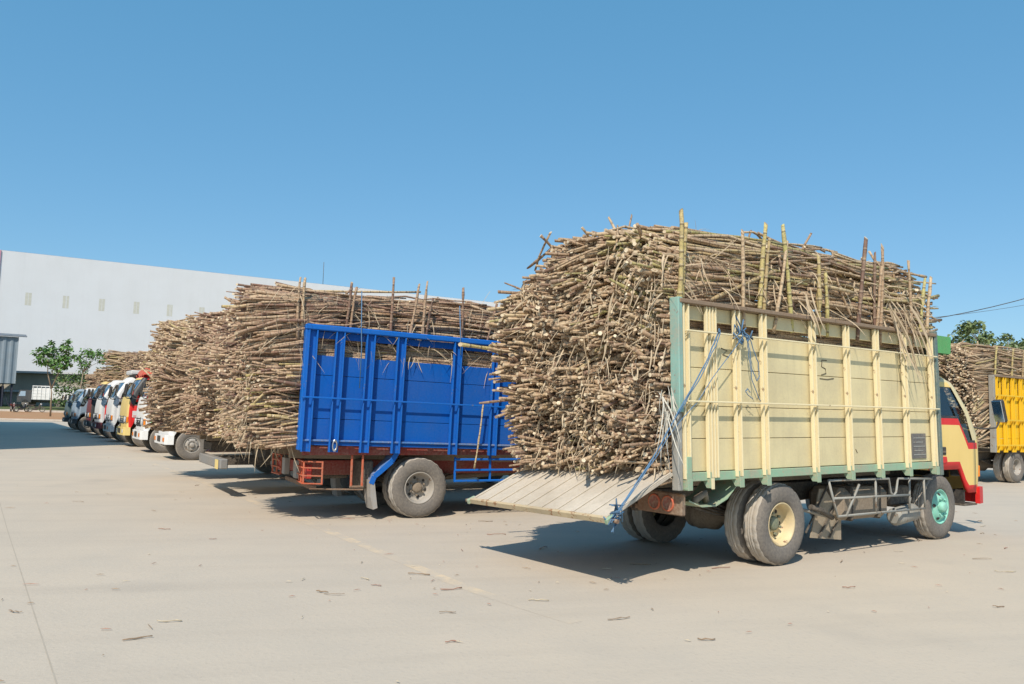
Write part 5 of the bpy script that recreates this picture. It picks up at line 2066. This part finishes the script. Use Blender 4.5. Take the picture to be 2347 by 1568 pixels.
# ================================================================== clutter on the far verge
random.seed(31)
wt = empty('flatbed_truck', (-56.4, 100, 0.98), PI + .04)
tag(wt, 'distant white slat-sided truck with a dark cab beyond the verge', 'truck')
b = MB()
for k in range(4):
    b.span((-2.0, -1.0, .85 + k * .36), (2.1, -.95, 1.19 + k * .36), WHITE)
    b.span((-2.0, .95, .85 + k * .36), (2.1, 1.0, 1.19 + k * .36), WHITE)
for k in range(9):
    b.span((-1.95 + k * .5, -1.02, 2.29), (-1.65 + k * .5, -.95, 2.32), WHITE)
    b.span((-1.95 + k * .5 - .09, 1.0, .85), (-1.95 + k * .5 - .03, 1.06, 2.5), WHITE)
    b.span((-1.95 + k * .5 - .09, .955, 2.291), (-1.95 + k * .5 - .0, .998, 2.45), WHITE)
b.span((-2.0, -.94, .78), (2.1, .94, .849), DARKST)
b.span((-2.0, -1.0, 2.46), (2.1, -.95, 2.55), WHITE)
b.span((-2.0, .95, 2.46), (2.1, .999, 2.55), WHITE)
b.build('bed', wt)
b = MB()
b.plate([(2.2, .5), (3.9, .5), (3.9, 1.2), (3.6, 2.0), (2.2, 2.0)], DARKGREY, lambda u, v, w: (u, w - .9, v), 1.8)
b.build('cab', wt)
b = MB()
b.plate([(2.9, 1.25), (3.7, 1.25), (3.5, 1.85), (2.9, 1.85)], GREYBLUE, lambda u, v, w: (u, w + .905, v), .02)
b.build('side_window', wt)
b = MB()
b.span((-1.9, -.4, .5), (3.8, .4, .7), DARKST)
b.build('chassis', wt)
for (x, y) in ((-1.0, .7), (-1.0, -.9), (2.9, .7), (2.9, -.9)):
    b = MB()
    b.tube([(x, y, .42), (x, y + .2, .42)], .42, RUBBER, 18)
    b.build('wheel', wt)


def motorbike(loc, rz, col, label):
    m_ = empty('motorbike', loc, rz)
    tag(m_, label, 'motorbike', 'motorbikes parked on the far verge')
    for x in (-.62, .62):
        b = MB()
        b.lathe([(.22, .0), (.26, -.02), (.30, .0), (.30, .08), (.26, .1), (.22, .08), (.22, .0)], RUBBER, (x, -.04, .30), -1, 20)
        for k in range(6):
            a = PI * k / 6
            b.bar((x - .22 * math.cos(a), 0, .30 - .22 * math.sin(a)), (x + .22 * math.cos(a), 0, .30 + .22 * math.sin(a)), .01, .01, CHROME)
        b.build('wheel', m_)
    b = MB()
    b.plate([(-.75, .72), (-.3, .62), (.1, .35), (.35, .40), (.45, .85), (.35, .9), (.2, .55), (-.05, .60), (-.35, .78), (-.8, .85)], col, lambda u, v, w: (u, w - .1, v), .2)
    b.span((-.3, -.12, .22), (.15, .12, .45), DARKST, .04)
    b.build('body', m_)
    b = MB()
    b.span((-.75, -.13, .80), (-.05, .13, .88), BLACK, .03)
    b.build('seat', m_)
    b = MB()
    b.tube([(.45, -.3, 1.0), (.42, 0, .96), (.45, .3, 1.0)], .02, BLACK, 6)
    b.tube([(.42, 0, .96), (.62, 0, .30)], .03, CHROME, 6)
    b.disc((.52, 0, .88), .09, (1, 0, 0), LAMP, 12, .06)
    b.build('handlebar', m_)
    return m_


motorbike((-53.9, 89.5, .40), 1.2, DARKGREY, 'dark parked motorbike seen end on beside the distant white truck')
motorbike((-55.2, 90, .40), 1.9, MAROON, 'maroon parked motorbike left of the dark one on the verge')
motorbike((-52.9, 90.5, .40), .7, DARKST, 'dusty motorbike parked nearest the forked tree')

# ================================================================== scraps of cane and leaf on the concrete
random.seed(61)
SCR = [(-5.53, 13.86), (-5.74, 15.08), (-4.04, 9.68), (-3.24, 9.05), (-2.14, 10.96), (-1.22, 7.13), (-1.08, 6.88), (-0.78, 7.38), (-0.45, 6.8), (-3.39, 5.74), (-2.26, 5.59), (-2.28, 5.17), (-0.42, 6.02), (-0.33, 5.27), (-1.46, 6.58), (-1.35, 6.51), (-0.3, 11.08), (-0.13, 9.9), (-6.36, 12.13), (2.1, 8.07), (0.26, 6.48), (0.82, 5.97), (5.0, 8.25), (3.97, 6.66), (5.2, 9.0), (5.16, 10.26), (6.43, 11.11), (4.48, 9.4), (1.33, 5.47), (3.02, 7.27), (5.96, 9.82), (1.32, 8.14), (-7.0, 18.0), (-6.5, 13.3), (7.2, 12.5), (6.9, 11.9), (3.5, 8.6), (.4, 9.0)]
SCRAP = paint('brown_dry_scrap', (0.29, 0.20, 0.13), 0.9, 0.5, 0.3, bump=0, scale=8)
SCRAPRED = paint('reddish_dry_scrap', (0.36, 0.20, 0.15), 0.9, 0.5, 0.3, bump=0, scale=8)
PALESCR = paint('pale_dry_scrap', (0.55, 0.47, 0.34), 0.9, 0.5, 0.3, bump=0, scale=8)
for i, (x, y) in enumerate(SCR):
    mt = random.choice([SCRAP, SCRAP, SCRAPRED, PALESCR])
    L = random.uniform(.07, .24)
    a = random.gauss(.15, .5)
    b = MB()
    pts = [Vector((x + (t - .5) * L * math.cos(a), y + (t - .5) * L * math.sin(a) + .012 * math.sin(4 * t + i), .007 + .010 * random.random())) for t in np.linspace(0, 1, 6)]
    if i % 3:
        b.tube(pts, [random.uniform(.003, .006) for _ in pts], mt, 5)
    else:
        for p, q in zip(pts[:-1], pts[1:]):
            b.bar(p, q, random.uniform(.006, .016), .003, mt, .0005)
    o = b.build('cane_scrap')
    kind_ = 'flat strip of dry cane leaf' if i % 3 == 0 else 'thin bit of cane trash'
    hue = {'brown_dry_scrap': 'brown', 'reddish_dry_scrap': 'reddish', 'pale_dry_scrap': 'pale'}[mt.name]
    lx = x + .6 * (y - 6.9)
    if y > 11.5:
        where = 'well left of the blue truck' if x < -4 else 'beyond the cream truck cab'
    elif x > 3.2:
        where = 'right of the cream truck rear wheels' if y > 8.7 else 'in front of the cream truck side'
    elif y > 8.8:
        where = 'between blue truck and tailgate' if x > -2 else 'left of the yellow line'
    else:
        where = 'near the tailgate shadow tip' if y > 7 and x < 1.5 else ('left of the yellow line end' if x < -.5 else ('close to the yellow line end' if x < 1 else 'nearer the camera than the wheels'))
    lab = '%s %s %s' % (hue, kind_, where)
    tag(o, lab, 'cane scrap', 'scraps of cane lying about the yard')
vs, fs = [], []
for i in range(260):
    y = 3.5 + 22 * random.random() ** 1.5
    x = random.uniform(-.72, .72) * y
    if random.random() < .5:
        c = random.choice([(-1, 10.5), (1.2, 8), (3.4, 9.4), (-3, 13), (5.5, 11), (-1.0, 7.2), (2.5, 10.5)])
        x, y = random.gauss(c[0], .9), random.gauss(c[1], .8)
    a = random.uniform(0, PI)
    L, w = random.uniform(.005, .04) * (1 if random.random() < .85 else 2), random.uniform(.002, .005)
    d, e = Vector((math.cos(a), math.sin(a), 0)), Vector((-math.sin(a), math.cos(a), 0))
    p = Vector((x, y, .008 + random.random() * .006))
    o = len(vs)
    vs += [p - d * L - e * w, p + d * L - e * w, p + d * L + e * w, p - d * L + e * w, p + Vector((0, 0, .006))]
    fs += [(o, o + 1, o + 4), (o + 1, o + 2, o + 4), (o + 2, o + 3, o + 4), (o + 3, o, o + 4)]
me = bpy.data.meshes.new('straw_litter')
me.from_pydata([tuple(v) for v in vs], [], fs)
for m_ in (SCRAP, PALESCR, SCRAPRED):
    me.materials.append(m_)
me.polygons.foreach_set('material_index', [(i // 4) % 3 for i in range(len(fs))])
o = bpy.data.objects.new('straw_litter', me)
COL.objects.link(o)
tag(o, 'tiny bits of straw and leaf scattered over the concrete', 'litter', None, 'stuff')
